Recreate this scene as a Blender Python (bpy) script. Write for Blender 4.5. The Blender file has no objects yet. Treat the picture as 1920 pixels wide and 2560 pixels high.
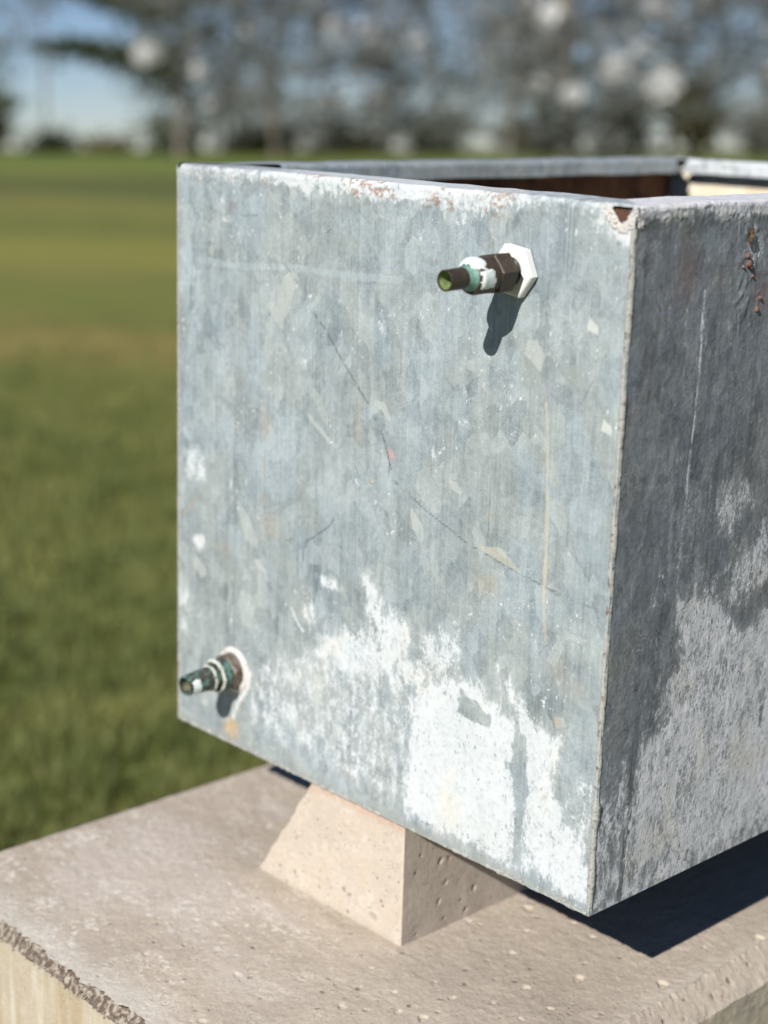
import bpy, bmesh, math, random
import numpy as np
from mathutils import Matrix, Vector

# ------------------------------------------------------------------ frames
# Tank frame: origin at the tank's near bottom corner, x to the right along the
# front panel, y back along the side panel, z up.  The plinth has settled a
# little, so the whole tank frame leans about 3 degrees in the world.
SC = bpy.context.scene
COL = SC.collection
R_CAM = Matrix(((0.6844203, 0.728499, 0.02929254),
                (0.20239974, -0.15124855, -0.9675527),
                (-0.70043072, 0.66814151, -0.25096559)))
T_CAM = Vector((0.14598157, 0.28831654, 1.18087258))
PITCH = math.radians(12.35)
UP_OBJ = (R_CAM.transposed() @ Vector((0.0, -math.cos(PITCH), -math.sin(PITCH)))).normalized()
ROT_W = UP_OBJ.rotation_difference(Vector((0, 0, 1))).to_matrix()
H0 = 0.93
TW = Matrix.Translation((0, 0, H0)) @ ROT_W.to_4x4()

# ------------------------------------------------------------------ camera
cam_obj = -(R_CAM.transposed() @ T_CAM)
cam = bpy.data.cameras.new('camera')
cam_o = bpy.data.objects.new('camera', cam)
COL.objects.link(cam_o)
flip = Matrix(((1, 0, 0), (0, -1, 0), (0, 0, -1)))
rot_cam = (ROT_W @ R_CAM.transposed() @ flip)
CAM = TW @ cam_obj
cam_o.matrix_world = Matrix.Translation(CAM) @ rot_cam.to_4x4()
cam.sensor_fit = 'AUTO'
cam.sensor_width = 36.0
cam.lens = 4145.25 / 2560 * 36.0
cam.clip_start = 0.02
cam.clip_end = 3000
cam.dof.use_dof = True
cam.dof.focus_distance = 1.20
cam.dof.aperture_fstop = cam.lens / 16.5
SC.camera = cam_o

# ------------------------------------------------------------------ sun and sky
ray = (ROT_W @ Vector((-0.24764, 0.78097, -0.57338))).normalized()
to_sun = -ray
SUN_EL = math.asin(to_sun.z)
SUN_AZ = math.atan2(to_sun.x, to_sun.y)
sun = bpy.data.lights.new('sun', 'SUN')
sun.energy = 5.0
sun.angle = math.radians(0.5)
sun.color = (1.0, 0.965, 0.915)
sun_o = bpy.data.objects.new('sun', sun)
COL.objects.link(sun_o)
sun_o.rotation_euler = to_sun.to_track_quat('Z', 'Y').to_euler()
sun_o.location = (6, -10, 12)
W = bpy.data.worlds.new('World')
SC.world = W
W.use_nodes = True
wn = W.node_tree
sky = wn.nodes.new('ShaderNodeTexSky')
sky.sky_type = 'NISHITA'
sky.sun_disc = False
sky.sun_elevation = SUN_EL
sky.sun_rotation = SUN_AZ
sky.altitude = 2500
sky.air_density = 1.0
sky.dust_density = 0.1
sky.ozone_density = 3.0
sky_tone = wn.nodes.new('ShaderNodeMix')
sky_tone.data_type = 'RGBA'
sky_tone.blend_type = 'MULTIPLY'
sky_tone.inputs[0].default_value = 1.0
sky_tone.inputs[7].default_value = (0.97, 0.96, 1.04, 1)
wn.links.new(sky.outputs[0], sky_tone.inputs[6])
wn.links.new(sky_tone.outputs[2], wn.nodes['Background'].inputs[0])
wn.nodes['Background'].inputs[1].default_value = 0.06
SC.view_settings.view_transform = 'Standard'
SC.view_settings.look = 'None'
SC.view_settings.exposure = 0.22
SC.view_settings.gamma = 1.0
SC.view_settings.use_curve_mapping = False
SC.cycles.max_bounces = 5
SC.cycles.diffuse_bounces = 1

random.seed(7)
RNG = np.random.default_rng(11)

# ------------------------------------------------------------------ helpers
def vnoise(x, y, seed=0):
    xi = np.floor(x).astype(np.int64); yi = np.floor(y).astype(np.int64)
    fx = x - xi; fy = y - yi
    fx = fx * fx * (3 - 2 * fx); fy = fy * fy * (3 - 2 * fy)
    def h(a, b):
        n = (a * 374761393 + b * 668265263 + seed * 974634777) & 0xFFFFFFFF
        n = ((n ^ (n >> 13)) * 1274126177) & 0xFFFFFFFF
        return ((n ^ (n >> 16)) & 0xFFFF) / 65535.0
    return ((h(xi, yi) * (1 - fx) + h(xi + 1, yi) * fx) * (1 - fy) +
            (h(xi, yi + 1) * (1 - fx) + h(xi + 1, yi + 1) * fx) * fy)

def fbm(x, y, octaves=4, seed=0):
    s = 0; a = 1; t = 0
    for o in range(octaves):
        s = s + a * vnoise(x * 2 ** o + 17.3 * o, y * 2 ** o - 9.1 * o, seed + o); t += a; a *= 0.55
    return s / t

def sstep(a, b, x):
    t = np.clip((x - a) / (b - a), 0, 1)
    return t * t * (3 - 2 * t)

def poly_sd(X, Z, poly):
    """signed distance, positive inside"""
    P = np.array(poly, float); inside = np.zeros(X.shape, bool); d = np.full(X.shape, 1e9)
    for i in range(len(P)):
        a = P[i]; b = P[(i + 1) % len(P)]
        ab = b - a; L = max(ab @ ab, 1e-9)
        t = np.clip(((X - a[0]) * ab[0] + (Z - a[1]) * ab[1]) / L, 0, 1)
        d = np.minimum(d, np.hypot(X - a[0] - t * ab[0], Z - a[1] - t * ab[1]))
        dz = b[1] - a[1]
        if abs(dz) > 1e-9:
            c = ((a[1] > Z) != (b[1] > Z)) & (X < (Z - a[1]) / dz * ab[0] + a[0])
            inside ^= c
    return np.where(inside, d, -d)

def line_d(X, Z, pts):
    d = np.full(X.shape, 1e9); tt = np.zeros(X.shape)
    P = np.array(pts, float)
    for i in range(len(P) - 1):
        a = P[i]; ab = P[i + 1] - a; L = max(ab @ ab, 1e-9)
        t = np.clip(((X - a[0]) * ab[0] + (Z - a[1]) * ab[1]) / L, 0, 1)
        d = np.minimum(d, np.hypot(X - a[0] - t * ab[0], Z - a[1] - t * ab[1]))
    return d

def mesh_np(name, V, F, mats=(), smooth=True, fmat=None):
    """V (n,3); F (m,k) with k = 3 or 4, or a list of rows"""
    me = bpy.data.meshes.new(name)
    V = np.asarray(V, np.float32)
    if isinstance(F, np.ndarray):
        k = F.shape[1]; m = len(F)
        me.vertices.add(len(V)); me.vertices.foreach_set('co', V.ravel())
        me.loops.add(m * k); me.loops.foreach_set('vertex_index', F.astype(np.int32).ravel())
        me.polygons.add(m)
        me.polygons.foreach_set('loop_start', np.arange(0, m * k, k, dtype=np.int32))
        me.polygons.foreach_set('loop_total', np.full(m, k, np.int32))
        me.update(calc_edges=True)
    else:
        me.from_pydata([tuple(v) for v in V], [], [tuple(f) for f in F]); me.update()
    for m_ in mats: me.materials.append(m_)
    if fmat is not None: me.polygons.foreach_set('material_index', np.asarray(fmat, np.int32))
    me.polygons.foreach_set('use_smooth', np.full(len(me.polygons), bool(smooth)))
    me.validate()
    return me

def set_attr(me, name, arr):
    a = me.attributes.new(name, 'FLOAT', 'POINT'); a.data.foreach_set('value', np.asarray(arr, np.float32).ravel())

def set_col(me, name, arr):
    a = me.attributes.new(name, 'FLOAT_COLOR', 'POINT'); a.data.foreach_set('color', np.asarray(arr, np.float32).ravel())

def grid_faces(nu, nv, mask=None, flipf=False):
    i, j = np.meshgrid(np.arange(nu - 1), np.arange(nv - 1), indexing='ij')
    a = i * nv + j
    F = np.stack([a, a + nv, a + nv + 1, a + 1], -1).reshape(-1, 4)
    if flipf: F = F[:, ::-1]
    if mask is not None: F = F[mask.reshape(-1)]
    return F

def thing(name, base, label, cat, frame=TW, group=None):
    o = bpy.data.objects.new(name, None); COL.objects.link(o)
    o.empty_display_size = 0.1
    o.matrix_world = frame @ Matrix.Translation(base)
    o['label'] = label; o['category'] = cat
    if group: o['group'] = group
    BASES[o.name] = Vector(base)
    return o
BASES = {}

def part(name, me, parent, at=None, label=None):
    """mesh given in the tank (or world) frame; parent may be a thing or a part"""
    o = bpy.data.objects.new(name, me); COL.objects.link(o)
    o.parent = parent
    if parent.name in BASES: o.matrix_local = Matrix.Translation(-BASES[parent.name])
    if label: o['label'] = label
    return o

def single(name, me, label=None, cat=None, kind=None, frame=None, group=None):
    o = bpy.data.objects.new(name, me); COL.objects.link(o)
    if frame is not None: o.matrix_world = frame
    if label: o['label'] = label
    if cat: o['category'] = cat
    if kind: o['kind'] = kind
    if group: o['group'] = group
    return o

def lathe(profile, n, origin, axis_rot=None, jit=0.0, rot0=0.0, seed=0, hexa=()):
    """profile: (distance out along -y, radius); hexa: indices of rings drawn as hexagons"""
    r = np.random.default_rng(seed); V = []
    for k, (L, rad) in enumerate(profile):
        for i in range(n):
            a = rot0 + 2 * math.pi * i / n
            rr = rad * (1 + jit * (r.random() - .5))
            if k in hexa:
                s = (a - rot0) % (math.pi / 3) - math.pi / 6
                rr = rad * math.cos(math.pi / 6) / math.cos(s)
            v = Vector((rr * math.cos(a), -L, rr * math.sin(a)))
            if axis_rot: v = axis_rot @ v
            V.append(Vector(origin) + v)
    F = []
    m = len(profile)
    for k in range(m - 1):
        for i in range(n):
            j = (i + 1) % n
            F.append((k * n + i, k * n + j, (k + 1) * n + j, (k + 1) * n + i))
    return V, F

def box_mesh(lo, hi):
    x0, y0, z0 = lo; x1, y1, z1 = hi
    V = [(x0, y0, z0), (x1, y0, z0), (x1, y1, z0), (x0, y1, z0), (x0, y0, z1), (x1, y0, z1), (x1, y1, z1), (x0, y1, z1)]
    F = [(0, 3, 2, 1), (4, 5, 6, 7), (0, 1, 5, 4), (1, 2, 6, 5), (2, 3, 7, 6), (3, 0, 4, 7)]
    return V, F

# ------------------------------------------------------------------ node helpers
class NT:
    def __init__(s, name):
        s.m = bpy.data.materials.new(name); s.m.use_nodes = True
        s.t = s.m.node_tree; s.b = s.t.nodes['Principled BSDF']
        s.tc = s.t.nodes.new('ShaderNodeTexCoord')
    def link(s, a, b): s.t.links.new(a, b)
    def n(s, ty, **kw):
        nd = s.t.nodes.new(ty)
        for k, v in kw.items(): setattr(nd, k, v)
        return nd
    def put(s, sock, v):
        if isinstance(v, (int, float)): sock.default_value = v
        elif isinstance(v, tuple): sock.default_value = (v + (1,))[:4] if len(sock.default_value) == 4 else v
        else: s.link(v, sock)
    def map(s, scale, loc=(0, 0, 0), rot=(0, 0, 0)):
        m = s.n('ShaderNodeMapping'); m.inputs['Scale'].default_value = scale
        m.inputs['Location'].default_value = loc; m.inputs['Rotation'].default_value = rot
        s.link(s.tc.outputs['Object'], m.inputs[0]); return m.outputs[0]
    def noise(s, vec, scale, detail=4, rough=.55, dist=0):
        x = s.n('ShaderNodeTexNoise'); s.link(vec, x.inputs['Vector'])
        x.inputs['Scale'].default_value = scale; x.inputs['Detail'].default_value = detail
        x.inputs['Roughness'].default_value = rough; x.inputs['Distortion'].default_value = dist
        return x.outputs['Fac']
    def vor(s, vec, scale, feature='F1', rnd=1.0, out='Distance'):
        x = s.n('ShaderNodeTexVoronoi', feature=feature); s.link(vec, x.inputs['Vector'])
        x.inputs['Scale'].default_value = scale; x.inputs['Randomness'].default_value = rnd
        return x.outputs[out]
    def math(s, op, a, b=None, c=None, clamp=False):
        x = s.n('ShaderNodeMath', operation=op, use_clamp=clamp); s.put(x.inputs[0], a)
        if b is not None: s.put(x.inputs[1], b)
        if c is not None: s.put(x.inputs[2], c)
        return x.outputs[0]
    def ramp(s, v, a, b, lo=0.0, hi=1.0, smooth=True):
        x = s.n('ShaderNodeMapRange', interpolation_type='SMOOTHSTEP' if smooth else 'LINEAR')
        s.put(x.inputs[0], v)
        x.inputs[1].default_value = a; x.inputs[2].default_value = b
        x.inputs[3].default_value = lo; x.inputs[4].default_value = hi
        return x.outputs[0]
    def mix(s, f, a, b, mode='MIX'):
        x = s.n('ShaderNodeMix', data_type='RGBA', blend_type=mode)
        s.put(x.inputs[0], f); s.put(x.inputs[6], a); s.put(x.inputs[7], b)
        return x.outputs[2]
    def attr(s, name, out='Fac'):
        x = s.n('ShaderNodeAttribute', attribute_name=name); return x.outputs[out]
    def bump(s, h, strength, dist):
        x = s.n('ShaderNodeBump'); s.put(x.inputs['Height'], h)
        x.inputs['Strength'].default_value = strength; x.inputs['Distance'].default_value = dist
        if getattr(s, '_lb', None) is not None: s.link(s._lb, x.inputs['Normal'])
        s._lb = x.outputs[0]; s.link(s._lb, s.b.inputs['Normal'])
    def warp(s, vec, scale, amt):
        x = s.n('ShaderNodeTexNoise'); s.link(vec, x.inputs['Vector']); x.inputs['Scale'].default_value = scale
        x.inputs['Detail'].default_value = 3
        a = s.n('ShaderNodeVectorMath', operation='SUBTRACT'); s.link(x.outputs['Color'], a.inputs[0]); a.inputs[1].default_value = (.5, .5, .5)
        b = s.n('ShaderNodeVectorMath', operation='SCALE'); s.link(a.outputs[0], b.inputs[0]); b.inputs['Scale'].default_value = amt
        c = s.n('ShaderNodeVectorMath', operation='ADD'); s.link(vec, c.inputs[0]); s.link(b.outputs[0], c.inputs[1])
        return c.outputs[0]
    def done(s, col=None, rough=None, metal=None, spec=None):
        if col is not None: s.put(s.b.inputs['Base Color'], col)
        if rough is not None: s.put(s.b.inputs['Roughness'], rough)
        if metal is not None: s.put(s.b.inputs['Metallic'], metal)
        if spec is not None: s.put(s.b.inputs['Specular IOR Level'], spec)
        return s.m

# ------------------------------------------------------------------ materials
def zinc_material(name, rel=1.0, streak=1.0, base=((.112, .145, .167), (.430, .495, .520)), chalk=(.64, .665, .675)):
    t = NT(name)
    o = t.map((1, 1, 1))
    wv = t.warp(o, 14, .022)
    wv2 = t.warp(wv, 60, .008)
    st = t.n('ShaderNodeMapping'); st.inputs['Scale'].default_value = (1, 1, .62); t.link(wv2, st.inputs[0])
    big = t.vor(st.outputs[0], 34, out='Color')
    sep = t.n('ShaderNodeSeparateColor'); t.link(big, sep.inputs[0])
    small = t.vor(st.outputs[0], 85, out='Color')
    sep2 = t.n('ShaderNodeSeparateColor'); t.link(small, sep2.inputs[0])
    cloud = t.noise(o, 9, 5, .6)
    cloud2 = t.noise(o, 38, 5, .65)
    brush = t.noise(t.map((420, 420, 9)), 1, 4, .6)
    brush2 = t.noise(t.map((95, 95, 4.5)), 1, 4, .6)
    fine = t.noise(o, 900, 3, .7)
    v = t.math('MULTIPLY_ADD', sep.outputs[0], .16, 0)
    v = t.math('MULTIPLY_ADD', sep2.outputs[0], .22, v)
    v = t.math('MULTIPLY_ADD', cloud, .62, v)
    v = t.math('MULTIPLY_ADD', cloud2, .80, v)
    v = t.math('MULTIPLY_ADD', t.math('SUBTRACT', brush, .5), .60 * streak, v)
    v = t.math('ADD', v, .31)
    v = t.math('MULTIPLY_ADD', t.math('SUBTRACT', brush2, .5), .62 * streak, v)
    v = t.math('MULTIPLY_ADD', sep2.outputs[1], .26, v)
    v = t.math('ADD', v, .05)
    v = t.math('MULTIPLY_ADD', fine, .75, v)
    v = t.math('MULTIPLY_ADD', t.noise(t.warp(o, 120, .006), 210, 6, .75), .95, v)
    f = t.ramp(v, 1.52, 2.62, smooth=False)
    c = t.mix(f, base[0], base[1])
    # green-grey and blue-grey regions
    gb = t.ramp(t.math('ADD', t.math('MULTIPLY', sep.outputs[1], .35), t.noise(o, 6, 3, .5)), .45, .85)
    c = t.mix(t.math('MULTIPLY', gb, .75), c, t.mix(1.0, c, (1.06, 1.0, .91), 'MULTIPLY'))
    dk = t.ramp(t.noise(o, 130, 5, .7), .60, .74)
    c = t.mix(t.math('MULTIPLY', dk, .35), c, (.12, .135, .145))
    # fine pale wisps and hairline scratches
    ws = t.math('SUBTRACT', t.noise(t.warp(t.map((1, 1, .7)), 40, .02), 60, 5, .7, .8), .5)
    ws = t.ramp(t.math('ABSOLUTE', ws), .028, .0)
    ws = t.math('MULTIPLY', ws, t.ramp(t.noise(o, 18, 4, .6), .42, .66))
    c = t.mix(t.math('MULTIPLY', ws, .42), c, tuple(x * .92 for x in chalk))
    vs = t.ramp(t.noise(t.map((300, 300, 3.2)), 1, 2, .5), .60, .70)
    vs = t.math('MULTIPLY', vs, t.ramp(t.noise(t.map((1, 1, .4)), 11, 3, .6), .50, .66))
    c = t.mix(t.math('MULTIPLY', vs, .38), c, tuple(x * .88 for x in chalk))
    vd = t.ramp(t.noise(t.map((380, 380, 5)), 1.3, 2, .5), .38, .30)
    c = t.mix(t.math('MULTIPLY', t.math('MULTIPLY', vd, t.ramp(t.noise(o, 14, 3, .6), .5, .62)), .4), c, tuple(x * .75 for x in base[0]))
    # white flecks
    fl = t.ramp(t.vor(t.warp(o, 200, .004), 420), .13, .06)
    fl = t.math('MULTIPLY', fl, t.ramp(t.noise(o, 22, 3, .6), .5, .66))
    c = t.mix(t.math('MULTIPLY', fl, .4), c, chalk)
    tint = t.n('ShaderNodeAttribute', attribute_name='tint')
    c = t.mix(tint.outputs['Alpha'], c, tint.outputs['Color'])
    # zinc oxide bloom, edges broken by noise that runs with the drips
    ox = t.attr('oxide')
    on = t.noise(t.warp(t.map((1, 1, .55)), 90, .006), 120, 6, .68)
    on2 = t.noise(t.map((1, 1, .7)), 420, 4, .7)
    ov = t.math('MULTIPLY_ADD', t.math('SUBTRACT', on, .5), 2.1, ox)
    ov = t.math('MULTIPLY_ADD', t.math('SUBTRACT', on2, .5), 1.3, ov)
    om = t.ramp(ov, .36, .84)
    fk = t.ramp(t.vor(t.warp(t.map((1, 1, .6)), 150, .008), 230), .30, .18)
    fk = t.math('MULTIPLY', fk, t.ramp(t.noise(o, 30, 5, .7),   .43, .56))
    om = t.math('MULTIPLY', om, t.math('SUBTRACT', 1, t.math('MULTIPLY', fk, .95)))
    haze = t.math('MULTIPLY', t.ramp(ov, .0, .7), .36)
    ccol = t.mix(t.ramp(t.noise(o, 26, 4, .6), .3, .75), chalk, tuple(x * y for x, y in zip(chalk, (.88, .90, .89))))
    ccol = t.mix(t.math('MULTIPLY', t.ramp(t.noise(o, 160, 4, .7), .42, .7), .42), ccol, (.36, .40, .42))
    ccol = t.mix(t.math('MULTIPLY', t.ramp(t.noise(o, 19, 4, .6), .50, .70), .35), ccol, (.66, .60, .46))
    c = t.mix(haze, c, ccol)
    c = t.mix(t.math('MULTIPLY', om, .86), c, ccol)
    top = t.n('ShaderNodeAttribute', attribute_name='ink')
    c = t.mix(top.outputs['Alpha'], c, top.outputs['Color'])
    t.bump(t.math('ADD', t.math('ADD', t.math('MULTIPLY', t.vor(wv2, 55, 'SMOOTH_F1'), .6), t.noise(o, 70, 6, .65)), t.math('MULTIPLY', t.math('ADD', sep.outputs[2], sep2.outputs[2]), .22 * rel)), .35 * rel, .0016)
    t.bump(t.math('ADD', t.math('MULTIPLY', om, .8), t.noise(o, 520, 4, .7)), .30 * rel, .0006)
    rough = t.ramp(om, 0, 1, .58, .85)
    met = t.ramp(om, 0, 1, .22, .0)
    return t.done(c, rough, met, .35)

def simple(name, col, rough=.7, metal=0, var=.3, scale=60, bump=.3, bdist=.001, col2=None, thr=(.35, .7), spec=.3):
    t = NT(name); o = t.map((1, 1, 1))
    nz = t.noise(o, scale, 6, .65)
    c2 = col2 if col2 else tuple(x * (1 - var) for x in col)
    c = t.mix(t.ramp(nz, thr[0], thr[1]), col, c2)
    if bump: t.bump(t.noise(o, scale * 3, 5, .7), bump, bdist)
    return t.done(c, rough, metal, spec)

def concrete(name, c0, c1, spots=(.55, .5, .43), fleck=.5, fade=False):
    t = NT(name); o = t.map((1, 1, 1))
    a = t.noise(o, 7, 5, .6); b = t.noise(o, 45, 6, .7); d = t.noise(o, 320, 5, .75)
    v = t.math('MULTIPLY_ADD', a, .8, t.math('MULTIPLY_ADD', b, .8, t.math('MULTIPLY_ADD', d, 1.1, t.math('MULTIPLY', t.noise(o, 900, 3, .8), .6))))
    c = t.mix(t.ramp(v, 1.35, 1.98, smooth=False), c0, c1)
    pale = t.ramp(t.math('MULTIPLY_ADD', t.noise(o, 150, 5, .75), .6, t.math('MULTIPLY', t.noise(o, 30, 5, .7), .5)), .565, .66)
    if fade:
        sx = t.n('ShaderNodeSeparateXYZ'); t.link(o, sx.inputs[0])
        pale = t.math('MULTIPLY', pale, t.ramp(t.math('MULTIPLY_ADD', t.noise(o, 12, 3, .6), .2, sx.outputs[0]), -.02, -.22, .12, 1))
    c = t.mix(t.math('MULTIPLY', pale, fleck), c, spots)
    grey = t.ramp(t.noise(o, 13, 6, .7, .6), .5, .72)
    c = t.mix(t.math('MULTIPLY', grey, .22), c, tuple(x * .62 for x in c0))
    sand = t.vor(t.warp(o, 500, .002), 330)
    pitm = t.ramp(sand, .22, .12)
    pitm = t.math('MULTIPLY', pitm, t.ramp(t.noise(o, 60, 3, .6), .50, .60))
    c = t.mix(t.math('MULTIPLY', pitm, .75), c, (.14, .11, .09))
    st = t.n('ShaderNodeAttribute', attribute_name='tint')
    c = t.mix(st.outputs['Alpha'], c, st.outputs['Color'])
    t.bump(t.math('SUBTRACT', t.noise(o, 300, 6, .75), t.math('MULTIPLY', pitm, .9)), .8, .0012)
    t.bump(t.noise(o, 40, 5, .6), .3, .002)
    return t.done(c, .88, 0, .2)

# ------------------------------------------------------------------ painting of marks (in mm on the panel)
PAL = dict(pale=(.50, .53, .50), dull=(.33, .365, .345), blue=(.35, .415, .44), green=(.38, .46, .44), white=(.66, .68, .63),
           dark=(.17, .20, .215), beige=(.58, .54, .42), rust=(.43, .33, .20), rustd=(.20, .10, .06), orange=(.60, .38, .16),
           pink=(.60, .38, .38), chalk=(.70, .74, .78), haze=(.46, .53, .57), crack=(.05, .055, .055), stripe=(.46, .54, .565),
           purple=(.30, .18, .19), darkz=(.10, .13, .14), olive=(.17, .16, .12), pinkch=(.5, .3, .25))

def over(T, col, m):
    a = T[..., 3]; na = m + a * (1 - m)
    for i in range(3):
        T[..., i] = np.where(na > 1e-5, (col[i] * m + T[..., i] * a * (1 - m)) / np.maximum(na, 1e-5), T[..., i])
    T[..., 3] = na

def paint(X, Z, patches, blobs, lines, oxides, gaps, seed):
    """X, Z in mm; returns tint, ink, oxide"""
    T = np.zeros(X.shape + (4,)); I = np.zeros(X.shape + (4,)); O = np.zeros(X.shape)
    wx = (fbm(X / 9, Z / 9, 4, seed) - .5) * 9; wz = (fbm(X / 9, Z / 9, 4, seed + 50) - .5) * 9
    fx = (fbm(X / 2.5, Z / 4, 3, seed + 90) - .5) * 2.4; fz = (fbm(X / 2.5, Z / 4, 3, seed + 99) - .5) * 2.4
    tex = fbm(X / 3, Z / 6, 4, seed + 7)
    for key, a, poly in patches:
        sd = poly_sd(X + wx * .25 + fx * .5, Z + wz * .25 + fz * .5, poly)
        over(T, PAL[key], a * sstep(-.5, .9, sd) * (.72 + .5 * tex).clip(0, 1))
    for key, a, cx, cz, rx, rz in blobs:
        d = np.hypot((X + wx - cx) / rx, (Z + wz - cz) / rz)
        if key == 'chalk':
            O = np.maximum(O, (a + .05) * sstep(1.5, .35, d))
        else:
            over(T, PAL[key], np.clip(a * sstep(1.35, .15, d) * (.4 + 1.2 * tex), 0, 1))
    for key, a, w, pts in lines:
        d = line_d(X + fx * .35, Z + fz * .35, pts)
        w = w * (.55 if key == 'crack' else .8)
        wob = .45 + 1.1 * fbm(X / 5, Z / 5, 3, seed + 33)
        soft = 1.0 if w > 1.5 else .7
        m = a * sstep(w * .5 * wob + soft, w * .5 * wob - .2, d)
        if key == 'crack': m = m * sstep(.30, .5, fbm(X / 7, Z / 7, 2, seed + 3)); over(I, PAL[key], m)
        elif key == 'beige': over(I, PAL[key], m * .75 * (.25 + 1.1 * fbm(X / 2, Z / 3, 3, seed + 60)).clip(0, 1))
        elif key == 'chalk':
            P_ = np.array(pts, float); z0, z1 = P_[:, 1].min(), P_[:, 1].max()
            if z1 - z0 > 60: m = m * (.15 + 1.25 * fbm(X / 2, Z / 22, 4, seed + 45)) * sstep(0, 30, z1 + 8 - Z)
            O = np.maximum(O, m * 1.1)
        else: over(T, PAL[key], m * (.15 + 1.2 * fbm(X / 1.6, Z / 14, 4, seed + 17)).clip(0, 1))
    for a, poly in oxides:
        sd = poly_sd(X + wx * 1.3 + fx, Z + wz * 1.3 + fz * 1.5, poly)
        O = np.maximum(O, a * sstep(-16, 9, sd + 9 * (fbm(X / 5, Z / 22, 4, seed + 140) - .5)))
    for a, poly in gaps:
        sd = poly_sd(X + wx * .6 + fx, Z + wz * .6 + fz, poly)
        O = O * (1 - a * sstep(-2, 2, sd))
    return T, I, O

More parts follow.
